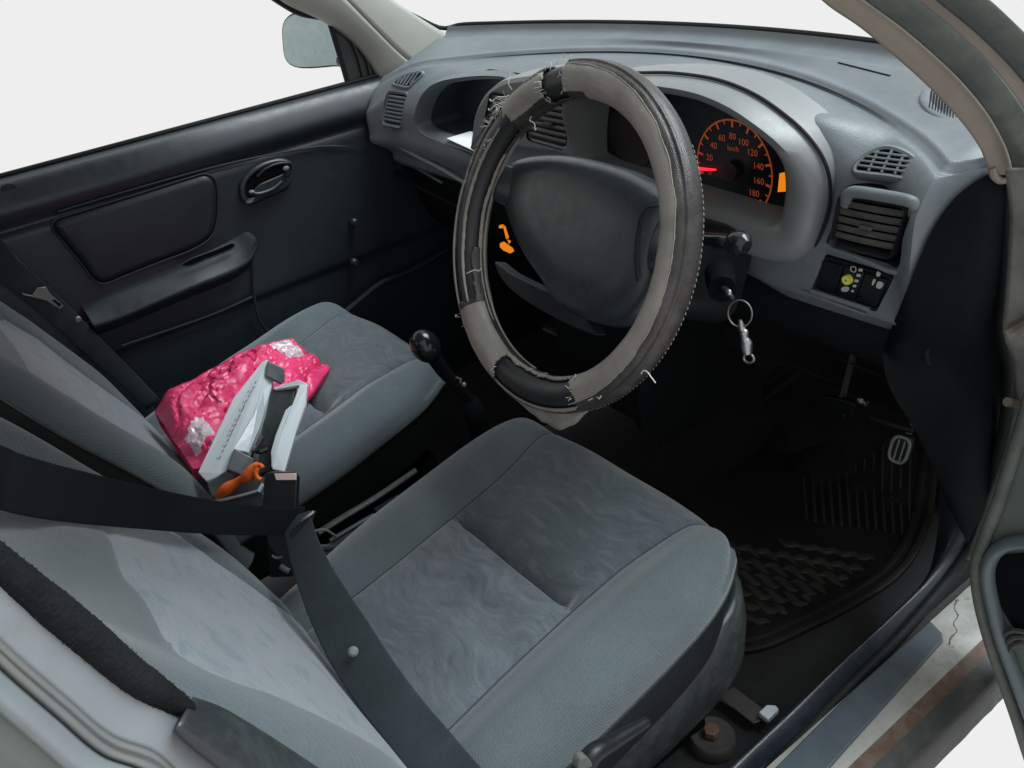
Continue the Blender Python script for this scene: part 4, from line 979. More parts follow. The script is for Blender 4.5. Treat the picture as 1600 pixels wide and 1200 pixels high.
# ================================================================== CAR BODY
cbd = thing('car_body', (0, 0, -.05), 'silver car body shell with beige pillar trims and a rusty door sill', 'car body')
far_pillar.build('pillar_trim', M['door_lit'], cbd)  # lightened door plastic paints the daylight on this trim
# A pillar trims
def band(name, La, Lb, ka, kb, mat, thick=.02, bulge=.008, n=40, parent=cbd, nb=8):
    A = cr([U(a, c, **k) for (a, c), k in zip(La, ka)], n); B = cr([U(a, c, **k) for (a, c), k in zip(Lb, kb)], n); rows = []
    for a, c in zip(A, B):
        m = (a+c)/2; o = (CAMP-m).normalized(); rows.append([a.lerp(c, j/nb)+o*bulge*math.sin(math.pi*j/nb) for j in range(nb+1)])
    return MB().grid(rows).build(name, M[mat], parent, sharp=60, mods=[('SOLIDIFY', dict(thickness=thick, offset=-1 if True else 1))])
# passenger pillar
k = lambda v, n: [dict(x=v)]*n
La = [(400, -40), (440, 0), (500, 28), (545, 58), (575, 92), (598, 135)]
Lm = [(470, -60), (520, -20), (570, 30), (620, 80), (645, 100), (655, 108)]
Lb = [(560, -60), (600, -8), (640, 20), (680, 45), (705, 58), (722, 60)]
band('pillar_trim', La, Lm, k(-.648, 6), k(-.620, 6), 'trim', .006, .006)
band('pillar_trim', Lm, Lb, k(-.620, 6), k(-.632, 6), 'trim', .006, .003)
P = cr([U(575, -20, x=-.645), U(612, 6, x=-.645), U(650, 26, x=-.645), U(690, 44, x=-.645)]+[V((lerp(-.60, .60, i/14), .592-.30*lerp(-.60, .60, i/14)**2, .777)) for i in range(15)], 90)
MB().tube(P, .0045, 8).build('windscreen_seal', M['rubber'], cbd)
P = cr([U(405, -20, x=-.652), U(440, 4, x=-.652), U(470, 20, x=-.652), U(505, 26, x=-.652)], 14); MB().tube(P, .007, 8).build('window_frame', M['rubber'], cbd)
# driver pillar: trim, seal, painted flange, outer seal
L0 = [(1240, -45), (1290, 6), (1345, 44), (1400, 90), (1455, 140), (1500, 188), (1530, 230), (1543, 260), (1552, 275)]
L1 = [(1295, -45), (1350, 0), (1405, 40), (1455, 82), (1505, 130), (1545, 180), (1570, 225), (1580, 255), (1582, 272)]
L2 = [(1385, -45), (1440, -2), (1490, 40), (1540, 90), (1580, 140), (1610, 190), (1625, 240), (1640, 280), (1650, 310)]
L3 = [(1430, -45), (1480, -2), (1530, 40), (1580, 90), (1620, 140), (1650, 190), (1665, 240), (1680, 280), (1690, 310)]
L4 = [(1490, -45), (1545, -2), (1590, 40), (1640, 90), (1680, 140), (1710, 190), (1725, 240), (1740, 280), (1750, 310)]
xa = lambda v: [dict(x=v)]*9
band('pillar_trim', L0, L1, xa(.628), xa(.640), 'trimb', .006, .0025)
band('pillar_seal', L1, L2, xa(.648), xa(.668), 'rubberg', .006, .012, nb=12)
band('pillar_flange', L2, L3, xa(.674), xa(.684), 'trimb', .004, .001)
band('outer_seal', L3, L4, xa(.690), xa(.715), 'rubberg', .006, .010)
# ridge lines in the seal
MB().tube(cr([U(a+(c-a)*.35, b_+(d-b_)*.35, x=.652) for (a, b_), (c, d) in zip(L1, L2)], 40), .003, 8).build('seal_lip', M['rubberg'], cbd)
b = MB(); b.tube(cr(px([(1550, 262), (1552, 274), (1562, 282), (1574, 280), (1582, 270)], x=.63), 14), .004, 8); b.build('trim_end', M['trimb'], cbd)
# painted hinge pillar below
La = [(1578, 262), (1585, 330), (1582, 400), (1576, 470), (1572, 520), (1588, 560), (1590, 620), (1578, 690), (1556, 760), (1535, 820), (1515, 875)]
Lb = [(1660, 262), (1660, 330), (1660, 400), (1660, 470), (1660, 520), (1660, 560), (1655, 620), (1640, 690), (1620, 760), (1600, 820), (1580, 875)]
band('hinge_pillar', La, Lb, k(.660, 11), k(.72, 11), 'paintw', .006, .0)
b = MB(); b.tube(cr([U(1574, 628, x=.664), U(1590, 632, x=.668), U(1604, 642, x=.68)], 10), .006, 8); b.build('hinge', M['trimb'], cbd); b = MB(); b.tube(cr([U(1576, 520, x=.67), U(1592, 512, x=.68), U(1612, 500, x=.70)], 10), .007, 8); b.build('hinge', M['trimb'], cbd)
# dark door opening seal: sill round to the kick panel
P = cr([U(1140, 1262, x=.628), U(1208, 1200, x=.628), U(1320, 1080, x=.622), U(1400, 1000, x=.620), U(1446, 948, x=.620), U(1490, 896, x=.622), U(1524, 845, x=.626), U(1545, 790, x=.632), U(1560, 720, x=.638), U(1575, 640, x=.642), U(1578, 575, x=.642), U(1568, 520, x=.640), U(1572, 460, x=.638), U(1577, 380, x=.636), U(1578, 300, x=.632), U(1575, 255, x=.63)], 90)
MB().tube(P, .0085, 10).build('door_seal', M['rubber'], cbd)
# inner sill trim (dark blue-grey rolled plastic) sweeping up into the kick panel
Li = [(1075, 1262), (1140, 1200), (1225, 1118), (1312, 1036), (1385, 968), (1440, 912), (1470, 850), (1484, 780), (1488, 700), (1480, 600)]
Lo = [(1135, 1262), (1200, 1200), (1262, 1132), (1330, 1060), (1400, 990), (1442, 942), (1490, 880), (1522, 820), (1548, 740), (1556, 620)]
A = cr([U(a, c, x=v) for (a, c), v in zip(Li, (.602, .602, .602, .602, .600, .598, .585, .575, .565, .56))], 60); B = cr([U(a, c, x=v) for (a, c), v in zip(Lo, (.622, .622, .622, .618, .616, .616, .616, .618, .624, .63))], 60); rows = []
for a, c in zip(A, B):
    rows.append([a+V((-.012, 0, -.06)), a+V((-.004, 0, -.02)), a]+[a.lerp(c, j/8)+V((-.002, 0, .010))*math.sin(math.pi*j/8) for j in range(1, 8)]+[c, c+V((.004, 0, -.02))])
MB().grid(rows).build('sill_trim', plastic('sill_plastic', (.013, .019, .027), .34, 700, .3, .25, .2, (.06, .075, .09)), cbd, sharp=60)
# dark kick panel closing the side of the footwell
A = cr([U(1560, 262, x=.628), U(1570, 380, x=.630), U(1566, 500, x=.632), U(1572, 600, x=.634), U(1556, 720, x=.630), U(1520, 830, x=.622)], 30)
rows = [[p, p+V((-.006, .015, 0)), p+V((-.018, .04, 0)), p+V((-.03, .20, 0)), p+V((-.035, .40, 0))] for p in A]
MB().grid(rows).build('kick_panel', M['dash_dark'], cbd, sharp=0)
# steel sill outside the seal: painted step, rust strip, dirty outer edge, scuff plate
def sillrow(pts): return pts
y0, y1 = -1.1, .62
prof = [(.628, .060, 0), (.632, .082, 0), (.640, .0835, 0), (.670, .083, 0), (.688, .082, 0), (.695, .080, 0), (.699, .075, 1), (.704, .072, 1), (.710, .070, 1), (.713, .068, 2), (.725, .064, 2), (.731, .058, 2), (.732, .045, 2), (.728, -.02, 2), (.66, -.09, 2), (.60, -.09, 2)]
ny = 110
b = MB(); rows = []
for i in range(ny+1):
    y = lerp(y0, y1, i/ny); w = .002*nz(y*14, 0, 1)+.0012*nz(y*60, 3, 1); rows.append([V((x+w*(k_ > 0)+.028*sm(.22, .42, y)*(x > .65)*0, y, z+w*.6)) for x, z, k_ in prof])
for j in range(len(prof)-1):
    for_mat = {0: 'p', 1: 'r', 2: 'd'}
b.grid(rows); kk = []
for i in range(ny):
    for j in range(len(prof)-1): kk.append(min(prof[j][2], 2) if prof[j][2] == prof[j+1][2] else prof[j+1][2])
b.m = kk; b.build('door_sill', [M['paintw'], M['rust'], M['dirty']], cbd, sharp=60)
P = px([(1060, 1340), (1205, 1205), (1330, 1074), (1440, 962), (1459, 975), (1472, 988), (1474, 1000), (1420, 1060), (1330, 1160), (1240, 1262)], z=.0885)
P = [V((max(.634, p.x), p.y, .083)) for p in P]
b = MB(); b.prism(P, (0, 0, .0055)); b.build('scuff_plate', M['scuff'], cbd, bevel=.002)
for a0, a1, z_ in (((1446, 905), (1438, 968), 0),):
    pass
# rust blotches on the painted corner
b = MB(); rr = random.Random(5)
for k_ in range(0):
    c = U(rr.gauss(1494, 7), rr.gauss(975, 16), z=.0837); r = rr.uniform(.0010, .0034); b.prism([c+V((math.cos(t)*r*rr.uniform(.6, 1.3), math.sin(t)*r*rr.uniform(.6, 1.6), 0)) for t in [2*math.pi*i/9 for i in range(9)]], (0, 0, .0007))
P = cr([U(x_, y_, z=.0836) for x_, y_ in ((1497, 936), (1491, 950), (1497, 962), (1490, 974), (1495, 986), (1486, 996), (1484, 1006))], 40)
b.tube(P, [.0006+.0022*abs(nz(i*.33, 1, 4)) for i in range(40)], 8, flat=.35); b.build('rust_crack', plastic('rust_green_black', (.10, .09, .065), .85, 0, var=.5), cbd)
# floor pan, tunnel, firewall, rear bulkhead, outer skin on the passenger side, roof
b = MB()
b.grid([[V((-.66, y, .3)), V((-.66, y, .0)), V((-.13, y, 0)), V((-.10, y, .05)), V((-.085, y, .14)), V((-.05, y, .17)), V((.05, y, .17)), V((.085, y, .14)), V((.10, y, .05)), V((.13, y, 0)), V((.60, y, 0)), V((.606, y, .005)), V((.612, y, .06)), V((.628, y, .07))] for y in (-1.3, -.5, 0, .3, .5, .60)])
b.grid([[V((x, .598, -.01)), V((x, .68, .10)), V((x, .72, .3)), V((x, .72, .70))] for x in (-.70, 0, .64)])
b.build('floor_pan', M['carpet'], cbd, sharp=50)
# B pillar, near the camera at the lower corner
def bp(px_, py_, x): return U(px_, py_, x=x)
Lf = [(-80, 790), (0, 852), (60, 898), (140, 962), (220, 1030), (310, 1105), (400, 1170), (470, 1215), (560, 1270)]
Lg = [(-80, 880), (0, 936), (60, 990), (130, 1050), (200, 1108), (276, 1140), (350, 1215), (410, 1265), (480, 1320)]
def strip2(name, La, Lb, xa_, xb_, mat, bulge, nb=10, **kk): 
    n_ = len(La); return band(name, La, Lb, [dict(x=xa_)]*n_, [dict(x=xb_)]*n_, mat, .004, bulge, 60, nb=nb, **kk)
Ls = [(a+2, c-22) for a, c in Lg]
def off(L, dx, dy): return [(a+dx, c+dy) for a, c in L]
strip2('pillar_paint', off(Lg, 10, -34), off(Lg, -24, 42), .648, .660, 'paint', .0)
strip2('pillar_paint', off(Lg, -24, 42), off(Lg, -42, 72), .660, .664, 'groove', -.004)
strip2('pillar_paint', off(Lg, -42, 72), off(Lg, -68, 119), .664, .680, 'paint', .010)
strip2('pillar_paint', off(Lg, -68, 119), off(Lg, -330, 560), .680, .700, 'dirtysilver' if 'dirtysilver' in M else 'paint', .006)
# pillar seal
A = [((a+c)/2, (b_+d)/2) for (a, b_), (c, d) in zip(Lf, Ls)][:6]+[]
P = cr([U(a, c, x=.645) for a, c in A], 150); rad = []
b = MB(); rows = []
rr = random.Random(9)
half = [((V((a, b_, 0))-V((c, d, 0))).length/2) for (a, b_), (c, d) in zip(Lf, Ls)][:6]
for i, p in enumerate(P):
    t = i/149*5; j = min(4, int(t)); hw = lerp(half[j], half[j+1], t-j)*(p-CAMP).dot(CF)/FPX*.86
    rad.append(hw*(1+.02*nz(i*.15, 0, 1)))
b.tube(P, rad, 40, flat=1.0)
b.v = [v+ (v-P[min(149, i//40)]).normalized()*(.0003*nz(v.x*500, v.y*500, v.z*500)+.0004*nz(v.x*1500, v.y*1500, v.z*1500)) if i < 6000 else v for i, v in enumerate(b.v)]
b.build('pillar_seal', M['fuzz'], cbd, sharp=0)
b = MB()
for k_ in range(700):
    i = rr.randrange(0, 149); p = P[i].lerp(P[i+1], rr.random()); o = V((rr.gauss(0, 1), rr.gauss(0, 1), rr.gauss(0, 1)))
    t = (P[i+1]-P[i]).normalized(); o = (o-t*o.dot(t)).normalized(); 
    s_ = p+o*rad[i]*.99; e_ = s_+o*rr.uniform(.0004, .0014)+t*rr.uniform(-.001, .001); w = t*.0006
    b.add([s_-w, s_+w, e_], [(0, 1, 2)])
b.build('seal_nap', plastic('seal_nap', (.016, .02, .022), .8, 0), cbd, smooth=False)
# plastic pillar cap below the seal
A = [(300, 1092), (345, 1108), (400, 1140), (450, 1172), (500, 1205), (570, 1250)]; B_ = [(272, 1140), (305, 1170), (345, 1202), (390, 1240), (440, 1280), (500, 1320)]
Pa = cr([U(a, c, x=.625) for a, c in A], 30); Pb = cr([U(a, c, x=.66) for a, c in B_], 30)
rows = []
for a, c in zip(Pa, Pb):
    m = (a+c)/2; o = (CAMP-m).normalized(); hw = (c-a)/2
    rows.append([m+hw*math.cos(q)+o*hw.length*.8*math.sin(q) for q in [math.pi*(1.15-1.3*j/14) for j in range(15)]])
MB().grid(rows).build('pillar_cap', M['shield'], cbd, sharp=0, mods=[('SOLIDIFY', dict(thickness=.003, offset=0))])
# ================================================================== DRIVER DOOR (open)
dd = thing('driver_door', (.7, .34, .0), 'open driver door with a grey-green rubber edge and a dark door pocket', 'car door')
YO = .27
L = [(1600, 620), (1590, 655), (1570, 720), (1548, 790), (1528, 840), (1518, 880), (1522, 930), (1535, 985), (1555, 1045), (1578, 1110), (1602, 1185), (1630, 1260), (1900, 1260), (1900, 620)]
P = cr(px(L, y=YO), 160, True) if False else px(L[:12], y=YO)
Pc = cr(P, 60); e2 = [V((1.35, YO, p.z)) for p in Pc]
rows = []
for p, e in zip(Pc, e2):
    rows.append([p+V((0, .05, 0)), p+V((0, .004, 0)), p+V((.003, 0, 0)), p+V((.02, 0, 0)), p.lerp(e, .3), p.lerp(e, .6), e])
MB().grid(rows).build('door_panel', plastic('door_green_grey', (.085, .105, .095), .6, 600, .2, .15, .2, (.13, .14, .12)), dd, sharp=60)
P = cr(px([(1606, 610), (1594, 655), (1574, 720), (1552, 790), (1534, 838), (1521, 880), (1524, 930), (1538, 988), (1558, 1048), (1581, 1112), (1606, 1188), (1636, 1262)], y=YO-.004), 50)
MB().tube([p+V((.004, 0, 0)) for p in P], .0075, 10).build('edge_seal', M['rubberg'], dd)
P = cr(px([(1700, 862), (1650, 852), (1600, 846), (1570, 852), (1551, 868), (1543, 895), (1550, 940), (1566, 1000), (1588, 1060), (1615, 1130), (1650, 1210)], y=YO-.006), 50)
MB().tube([p+V((.0, 0, 0)) for p in P], .0105, 12, flat=.8).build('pocket_rim', plastic('door_blue_grey', (.085, .115, .125), .42, 700, .2, .1), dd)
P = cr(px([(1562, 872), (1590, 866), (1640, 868), (1680, 930), (1690, 1050), (1640, 1060), (1600, 1000), (1570, 960), (1552, 905)], y=YO-.003), 50, True)
b = MB(); b.prism(P, (0, .001, 0)); b.build('pocket', M['cavity'], dd, smooth=False)
b = MB(); rr = random.Random(2)
for k_ in range(3): b.tube(cr([U(1560+k_*5, 1000+k_*12, y=YO-.005), U(1582+k_*4, 985+k_*10, y=YO-.012), U(1606, 990+k_*9, y=YO-.006)], 8), .0035, 6)
b.build('wire_loom', M['dirty'], dd)
# ---- shell that shades the cabin: roof, rear walls, outer sides (real panels of the car outside the photo)
b = MB()
def arch(x, y): return 1.235-.05*(x/.56)**2-.05*sm(-.1, .12, y)-.06*sm(-1.1, -1.6, y)
b.grid([[V((x, y, arch(x, y))) for x in [lerp(-.57, .57, i/12) for i in range(13)]] for y in [lerp(.10, -1.6, j/16) for j in range(17)]])
b.build('roof', M['trim'], cbd, mods=[('SOLIDIFY', dict(thickness=.03, offset=1))])
for s in (-1, 1):
    b = MB(); b.grid([[V((s*.655, y, -.1)), V((s*.665, y, .3)), V((s*.655, y, .72))] for y in (-.66, -1.0, -1.6)]); b.build('rear_side', M['door'], cbd, mods=[('SOLIDIFY', dict(thickness=.03, offset=0))])
b = MB(); b.grid([[V((x, -1.6, z)) for x in (-.66, 0, .66)] for z in (-.1, .4, .80)]); b.build('tailgate', M['door'], cbd, mods=[('SOLIDIFY', dict(thickness=.03))])
b = MB(); b.grid([[V((x, y, z)) for x in (-.62, 0, .62)] for y, z in ((-.85, .0), (-.85, .28), (-1.28, .26), (-1.45, .75))]); b.build('rear_bench', M['bolster'], cbd, mods=[('SOLIDIFY', dict(thickness=.03))])
# ================================================================== GEAR LEVER, HAND BRAKE, PEDALS, MAT
gl = thing('gear_lever', (0, 0, .17), 'black gear lever with a glossy round knob between the seats', 'gear lever')
gk = U(665, 541, x=0.0)
b = MB(); ax = (U(700, 590, x=.01)-gk).normalized(); up = -ax; s1 = up.cross(V((0, 1, 0))).normalized(); s2 = up.cross(s1)
b.ball(gk, .0225, .0225, .028, 24, 14, B=(s1, s2, up)); b.build('gear_knob', M['blackgloss'], gl, sharp=0)
foot = U(735, 625, x=.02)
b = MB(); b.tube([gk+ax*.018, gk+ax*.05, foot], [.012, .011, .008], 12); b.build('lever_shaft', M['cavity'], gl)  # shaft and gaiter use the near-black tone as painted deep shade
b = MB(); rows = []
for t, r in ((0, .012), (.2, .018), (.35, .017), (.5, .026), (.65, .025), (.8, .038), (.9, .038), (1, .055)):
    c = foot.lerp(V((foot.x, foot.y+.03, .16)), t); rows.append([c+V((math.cos(q)*r, math.sin(q)*r*1.15, 0)) for q in [2*math.pi*j/20 for j in range(20)]])
b.grid(rows, False, True, 0, True); b.build('gaiter', M['cavity'], gl, sharp=0)
b = MB(); b.ball(U(725, 601, x=.03), .004); b.tube([U(712, 590, x=.02), U(720, 592, x=.02), U(718, 602, x=.02)], .002, 6); b.build('shift_ring', M['metald'], gl)
hb_ = thing('handbrake_lever', (0, -.2, .2), 'slim grey handbrake lever lying in the gap between the seats', 'handbrake')
P = cr([U(497, 833, x=.03), U(540, 806, x=.03), U(590, 776, x=.03), U(650, 735, x=.03)], 20)
b = MB(); b.tube(P, .006, 12, flat=.7); b.build('lever_bar', M['shield'], hb_)
P = cr([U(516, 846, x=.055), U(545, 828, x=.055), U(585, 805, x=.055)], 12); b = MB(); b.tube(P, .0042, 10); b.build('lever_rod', M['shield'], hb_)
b = MB(); b.tube([U(588, 803, x=.055), U(600, 796, x=.055), U(625, 780, x=.055)], .009, 12); b.build('lever_grip', M['dash_dark'], hb_)
for L, r in (([(505, 860), (530, 858), (548, 868)], .004), ([(500, 828), (520, 830), (530, 842)], .0018)):
    pass
wl = thing('wire_loom', (.05, -.3, .18), 'grey and black wires bunched beside the driver seat under the belt', 'wires')
b = MB(); b.tube(cr([U(490, 858, x=.075), U(520, 856, x=.075), U(545, 866, x=.075), U(570, 890, x=.08)], 16), .0055, 8); b.build('sleeve', M['shield'], wl)
for P_, r_ in ((cr([U(490, 830, x=.06), U(508, 828, x=.06), U(525, 838, x=.06)], 12), .002), (cr([U(512, 884, x=.09), U(530, 878, x=.09), U(545, 875, x=.09)], 10), .0014), ([U(520, 896, x=.095), U(528, 893, x=.095), U(535, 890, x=.095)], .0014)):
    b = MB(); b.tube(P_, r_, 6); b.build('wire', M['rubberg'], wl)
# pedals
ap = thing('accelerator_pedal', (.38, .5, .1), 'ribbed accelerator pedal with a worn pale rim, above the floor mat', 'pedal')
yp = .55; M['pedal'] = plastic('pedal_rubber', (.035, .042, .046), .35, 0)
q = quad(px([(1398, 676), (1428, 686), (1414, 728), (1386, 716)], y=yp))
b = MB(); b.prism(rrect(q, 0, 0, 1, 1, .3, 6), (0, .010, 0)); b.build('pedal_pad', M['pedal'], ap, bevel=.002)
b = MB(); b.tube([p+V((0, -.002, 0)) for p in rrect(q, .05, .04, .95, .96, .3, 6)], .0027, 8, closed=True)
for s in (.36, .66): b.tube([q(s, .15)+V((0, -.002, 0)), q(s, .92)+V((0, -.002, 0))], .0017, 8)
b.build('worn_ribs', M['pale'], ap)
b = MB(); b.tube(cr([U(1362, 652, y=yp+.01), U(1395, 663, y=yp+.01), U(1425, 672, y=yp+.01)], 8), .006, 8); b.tube([q(.5, .1)+V((0, .01, 0)), q(.5, .1)+V((0, .08, .10))], .006, 8); b.build('pedal_arm', M['shield'], ap)
bpd = thing('brake_pedal', (.3, .5, .15), 'dark brake pedal with a small bright bolt under the dashboard', 'pedal')
q = quad(px([(1284, 618), (1336, 630), (1326, 652), (1276, 640)], y=.50)); b = MB(); b.prism(rrect(q, 0, 0, 1, 1, .2), (0, .012, 0)); b.build('pedal_pad', M['black'], bpd, bevel=.002)
c = U(1349, 628, y=.49); b = MB(); b.tube([c+V((-.008, 0, .002)), c+V((.006, 0, -.001))], [.006, .006], 12); b.tube([c+V((-.003, 0, .002)), c+V((.001, 0, .001))], [.0075, .0075], 6); b.build('pedal_bolt', M['metal'], bpd)
b = MB(); b.tube(cr([U(1306, 640, y=.5), U(1318, 648, y=.5), U(1310, 655, y=.5)], 8), .003, 8); b.tube([q(.5, .2)+V((0, .01, 0)), q(.5, .2)+V((0, .08, .2))], .007, 8); b.build('pedal_arm', M['black'], bpd)
# floor mat
mt = thing('floor_mat', (.35, .3, 0), 'dusty black rubber floor mat with ribs and wavy treads in the driver footwell', 'floor mat')
def mz(p):                                                        # follows the toe board
    return .004 if p.y < .585 else .004+(p.y-.585)*1.1
out_px = [(1150, 1020), (1200, 1012), (1260, 985), (1330, 950), (1400, 905), (1436, 860), (1458, 800), (1462, 740), (1448, 690), (1400, 650), (1250, 640), (1100, 660), (960, 720), (860, 800), (880, 900), (960, 990), (1060, 1024)]
P = cr(px(out_px, z=.006), 120, True); c = centroid(P)
def lay(P, h): return [V((p.x, p.y, mz(p)+h)) for p in P]
nU = V((0, 0, 1)); rings = [lay(P, -.004), lay(P, .004), lay(inset(P, nU, .004), .006), lay(inset(P, nU, .010), .006), lay(inset(P, nU, .014), .001), lay(inset(P, nU, .020), .001), lay(inset(P, nU, .023), .005), lay(inset(P, nU, .030), .005), lay(inset(P, nU, .034), 0)]
b = MB(); b.grid(rings, False, True)
base = inset(P, nU, .034)
for s in (.8, .6, .4, .2): b.grid([lay(base, 0) if s == .8 else lay([c+(p-c)*(s+.2) for p in base], 0), lay([c+(p-c)*s for p in base], 0)], False, True)
b.grid([lay([c+(p-c)*.2 for p in base], 0), lay([c+(p-c)*.01 for p in base], 0)], False, True)
b.build('mat_sheet', M['mat'], mt, sharp=40)
b = MB()
for k_ in range(13):
    x0 = 1255+k_*13.5
    a = U(x0, 745-k_*1.0, z=.006); e = U(x0+6, 812+k_*2.0, z=.006); pts = [a.lerp(e, j/8) for j in range(9)]; b.tube(lay(pts, .002), .0026, 6)
b.build('straight_ribs', M['matrib_lit'], mt)['kind'] = 'stuff'
b = MB()
def inside(p, poly):
    r = False; j = len(poly)-1
    for i in range(len(poly)):
        a, c = poly[i], poly[j]
        if (a.y > p.y) != (c.y > p.y) and p.x < (c.x-a.x)*(p.y-a.y)/(c.y-a.y)+a.x: r = not r
        j = i
    return r
field = inset(P, nU, .040)
for k_ in range(17):
    for j_ in range(11):
        x0 = 1130+k_*29-j_*13; y0_ = 826+k_*5+j_*19
        if x0 < 1090 or y0_ < 838: continue
        pts = [U(x0+t*40, y0_+t*18+math.sin(t*6.28+j_)*4.0, z=.006) for t in [i/8 for i in range(9)]]; pts = [p for p in pts if inside(p, field)]
        if len(pts) < 4: continue
        m_ = len(pts)-1; b.tube(lay(pts, .0012), [.0014+.0058*math.sin(math.pi*i/m_) for i in range(m_+1)], 8, flat=.65)
b.build('wavy_treads', M['matrib_lit'], mt)['kind'] = 'stuff'
for k_, L in enumerate(([(1400, 690), (1432, 720), (1443, 780), (1425, 850), (1360, 920), (1260, 968)],)):
    pass
# seat rail foot with bolt, bracket and white clip
rf = thing('seat_anchor', (.5, 0, 0), 'rusty rounded seat anchor foot with a hex bolt on the floor by the sill', 'seat anchor')
c = U(1112, 1146, z=.022); b = MB(); rows = []
for h, r in ((-.02, .033), (-.004, .0325), (.000, .029), (-.001, .024), (-.003, .018), (-.002, .0)): rows.append([c+V((math.cos(t)*r*1.0, math.sin(t)*r*.95, h)) for t in [2*math.pi*i/30 for i in range(30)]])
b.grid(rows, False, True); b.build('anchor_plate', M['anchor'], rf, sharp=50)
b = MB(); b.tube([c+V((0, 0, .001)), c+V((0, 0, .010))], [.0125, .011], 6); b.build('hex_bolt', plastic('rust_bolt', (.15, .085, .06), .6, 0, var=.4, metal=.3), rf, smooth=False, bevel=.001)
rb = thing('rail_bracket', (.5, .07, 0), 'folded brown metal rail bracket beside the white clip on the floor', 'bracket')
b = MB(); A = px([(1124, 1090), (1146, 1074), (1196, 1112), (1186, 1128), (1180, 1131)], z=.018); b.prism(A, (0, 0, .002)); b.tube(px([(1124, 1092), (1150, 1108), (1178, 1130), (1188, 1126)], z=.02), .0015, 6); b.build('bracket_plate', M['anchor'], rb, bevel=.0006)
b = MB(); A = px([(1185, 1120), (1198, 1108), (1212, 1109), (1217, 1115), (1200, 1132)], z=.022); b.prism(A, (0, 0, .010)); o = b.build('plastic_clip', M['caseg'], None, bevel=.002); tag(o, 'small white plastic clip lying on the floor by the sill', 'clip')
# ================================================================== PINK BAG
def bagpt(s, t): pass
rnd = random.Random(11)
zb = .335
A_ = [U(240, 640, z=.34), U(262, 612, z=.36), U(300, 590, z=.37), U(345, 565, z=.37), U(400, 540, z=.365), U(452, 527, z=.36)]
B_ = [U(300, 730, z=.33), U(335, 725, z=.33), U(385, 700, z=.32), U(430, 668, z=.315), U(475, 628, z=.315), U(516, 574, z=.315)]
A2 = cr(A_, 70); B2 = cr(B_, 70); rows = []
for i, (a, c) in enumerate(zip(A2, B2)):
    s = i/69; row = []
    for j in range(61):
        t = j/60; p = a.lerp(c, t); e = math.sin(math.pi*t)**.6; se = sm(0, .16, s)*(1-.75*sm(.72, 1, s))
        h = .024*e*se
        qx, qy = s*3.6+.35*nz(s*4, t*4, 1), t*2.6+.35*nz(s*4, t*4, 7)
        n3 = noise.voronoi(V((qx, qy, .4)))[0]; d3 = n3[1]-n3[0]; n4 = noise.voronoi(V((s*9+.4*nz(s*6, t*6, 2), t*6.5, 2.4)))[0]; d4 = n4[1]-n4[0]
        tilt = .020*(nz(qx*.9, qy*.9, 3)+.5*nz(qx*2, qy*2, 5))
        h += (tilt+.010*min(.5, d3)-.008*math.exp(-(d3/.07)**2)-.0045*math.exp(-(d4/.09)**2)*sm(-.4, .15, nz(s*5, t*5, 11))-.0035*math.exp(-(abs(nz(s*17, t*13, 21))/.10)**2))*min(1, e*1.4)*(.35+.65*sm(0, .1, s))
        row.append(p+V((0, 0, h-.004)))
    rows.append(row)
m, nt, bs = nodes('pink_film')
tc = N(nt, 'ShaderNodeTexCoord').outputs['Object']; n1 = N(nt, 'ShaderNodeTexNoise', {'Vector': tc, 'Scale': 22., 'Detail': 3.}); cc = ramp(nt, n1.outputs[0], [(.3, (.55, .022, .10)), (.7, (.80, .065, .20))])
nt.links.new(cc, bs.inputs['Base Color']); bs.inputs['Roughness'].default_value = .36; bs.inputs['Coat Weight'].default_value = 0.0; bs.inputs['Coat Roughness'].default_value = .15
vv = N(nt, 'ShaderNodeTexVoronoi', {'Vector': tc, 'Scale': 38.}, feature='DISTANCE_TO_EDGE'); bpn = N(nt, 'ShaderNodeBump', {'Height': vv.outputs[0], 'Strength': .10, 'Distance': .003}); nt.links.new(bpn.outputs[0], bs.inputs['Normal'])
M['pink'] = m
m, nt, bs = nodes('clear_film'); bs.inputs['Base Color'].default_value = (.56, .44, .48, 1); bs.inputs['Roughness'].default_value = .36; bs.inputs['Coat Weight'].default_value = .6
tc = N(nt, 'ShaderNodeTexCoord').outputs['Object']; vv = N(nt, 'ShaderNodeTexVoronoi', {'Vector': tc, 'Scale': 70.}, feature='DISTANCE_TO_EDGE'); bpn = N(nt, 'ShaderNodeBump', {'Height': vv.outputs[0], 'Strength': .6, 'Distance': .005}); nt.links.new(bpn.outputs[0], bs.inputs['Normal'])
M['film'] = m
bag = thing('plastic_bag', (-.3, -.15, .31), 'crumpled pink plastic bag with clear patches lying on the passenger seat', 'bag')
b = MB(); k_ = len(rows[0])
def clear(s, t): return (.82 < s < .95 and .12 < t+.3*nz(s*6, t*4, 3)*.3 < .55) or (.06 < s < .19 and .60 < t+.05*nz(s*9, t*7, 1) < .82)
b.grid(rows); b.m = [1 if clear((i+.5)/69, (j+.5)/60) else 0 for i in range(69) for j in range(60)]
b.build('bag_film', [M['pink'], M['film']], bag, sharp=18, mods=[('SOLIDIFY', dict(thickness=.002)), ])
bott = [[p-V((0, 0, .003)) if j in (0, 60) else V((p.x, p.y, .306)) for j, p in enumerate(r)] for r in rows]
MB().grid(bott).build('bag_underside', M['pink'], bag)
def onbag(s, t, h=.0012):
    i = s*69; j = t*60; a = rows[int(i)][int(j)]; return a+V((0, 0, h))
b = MB()
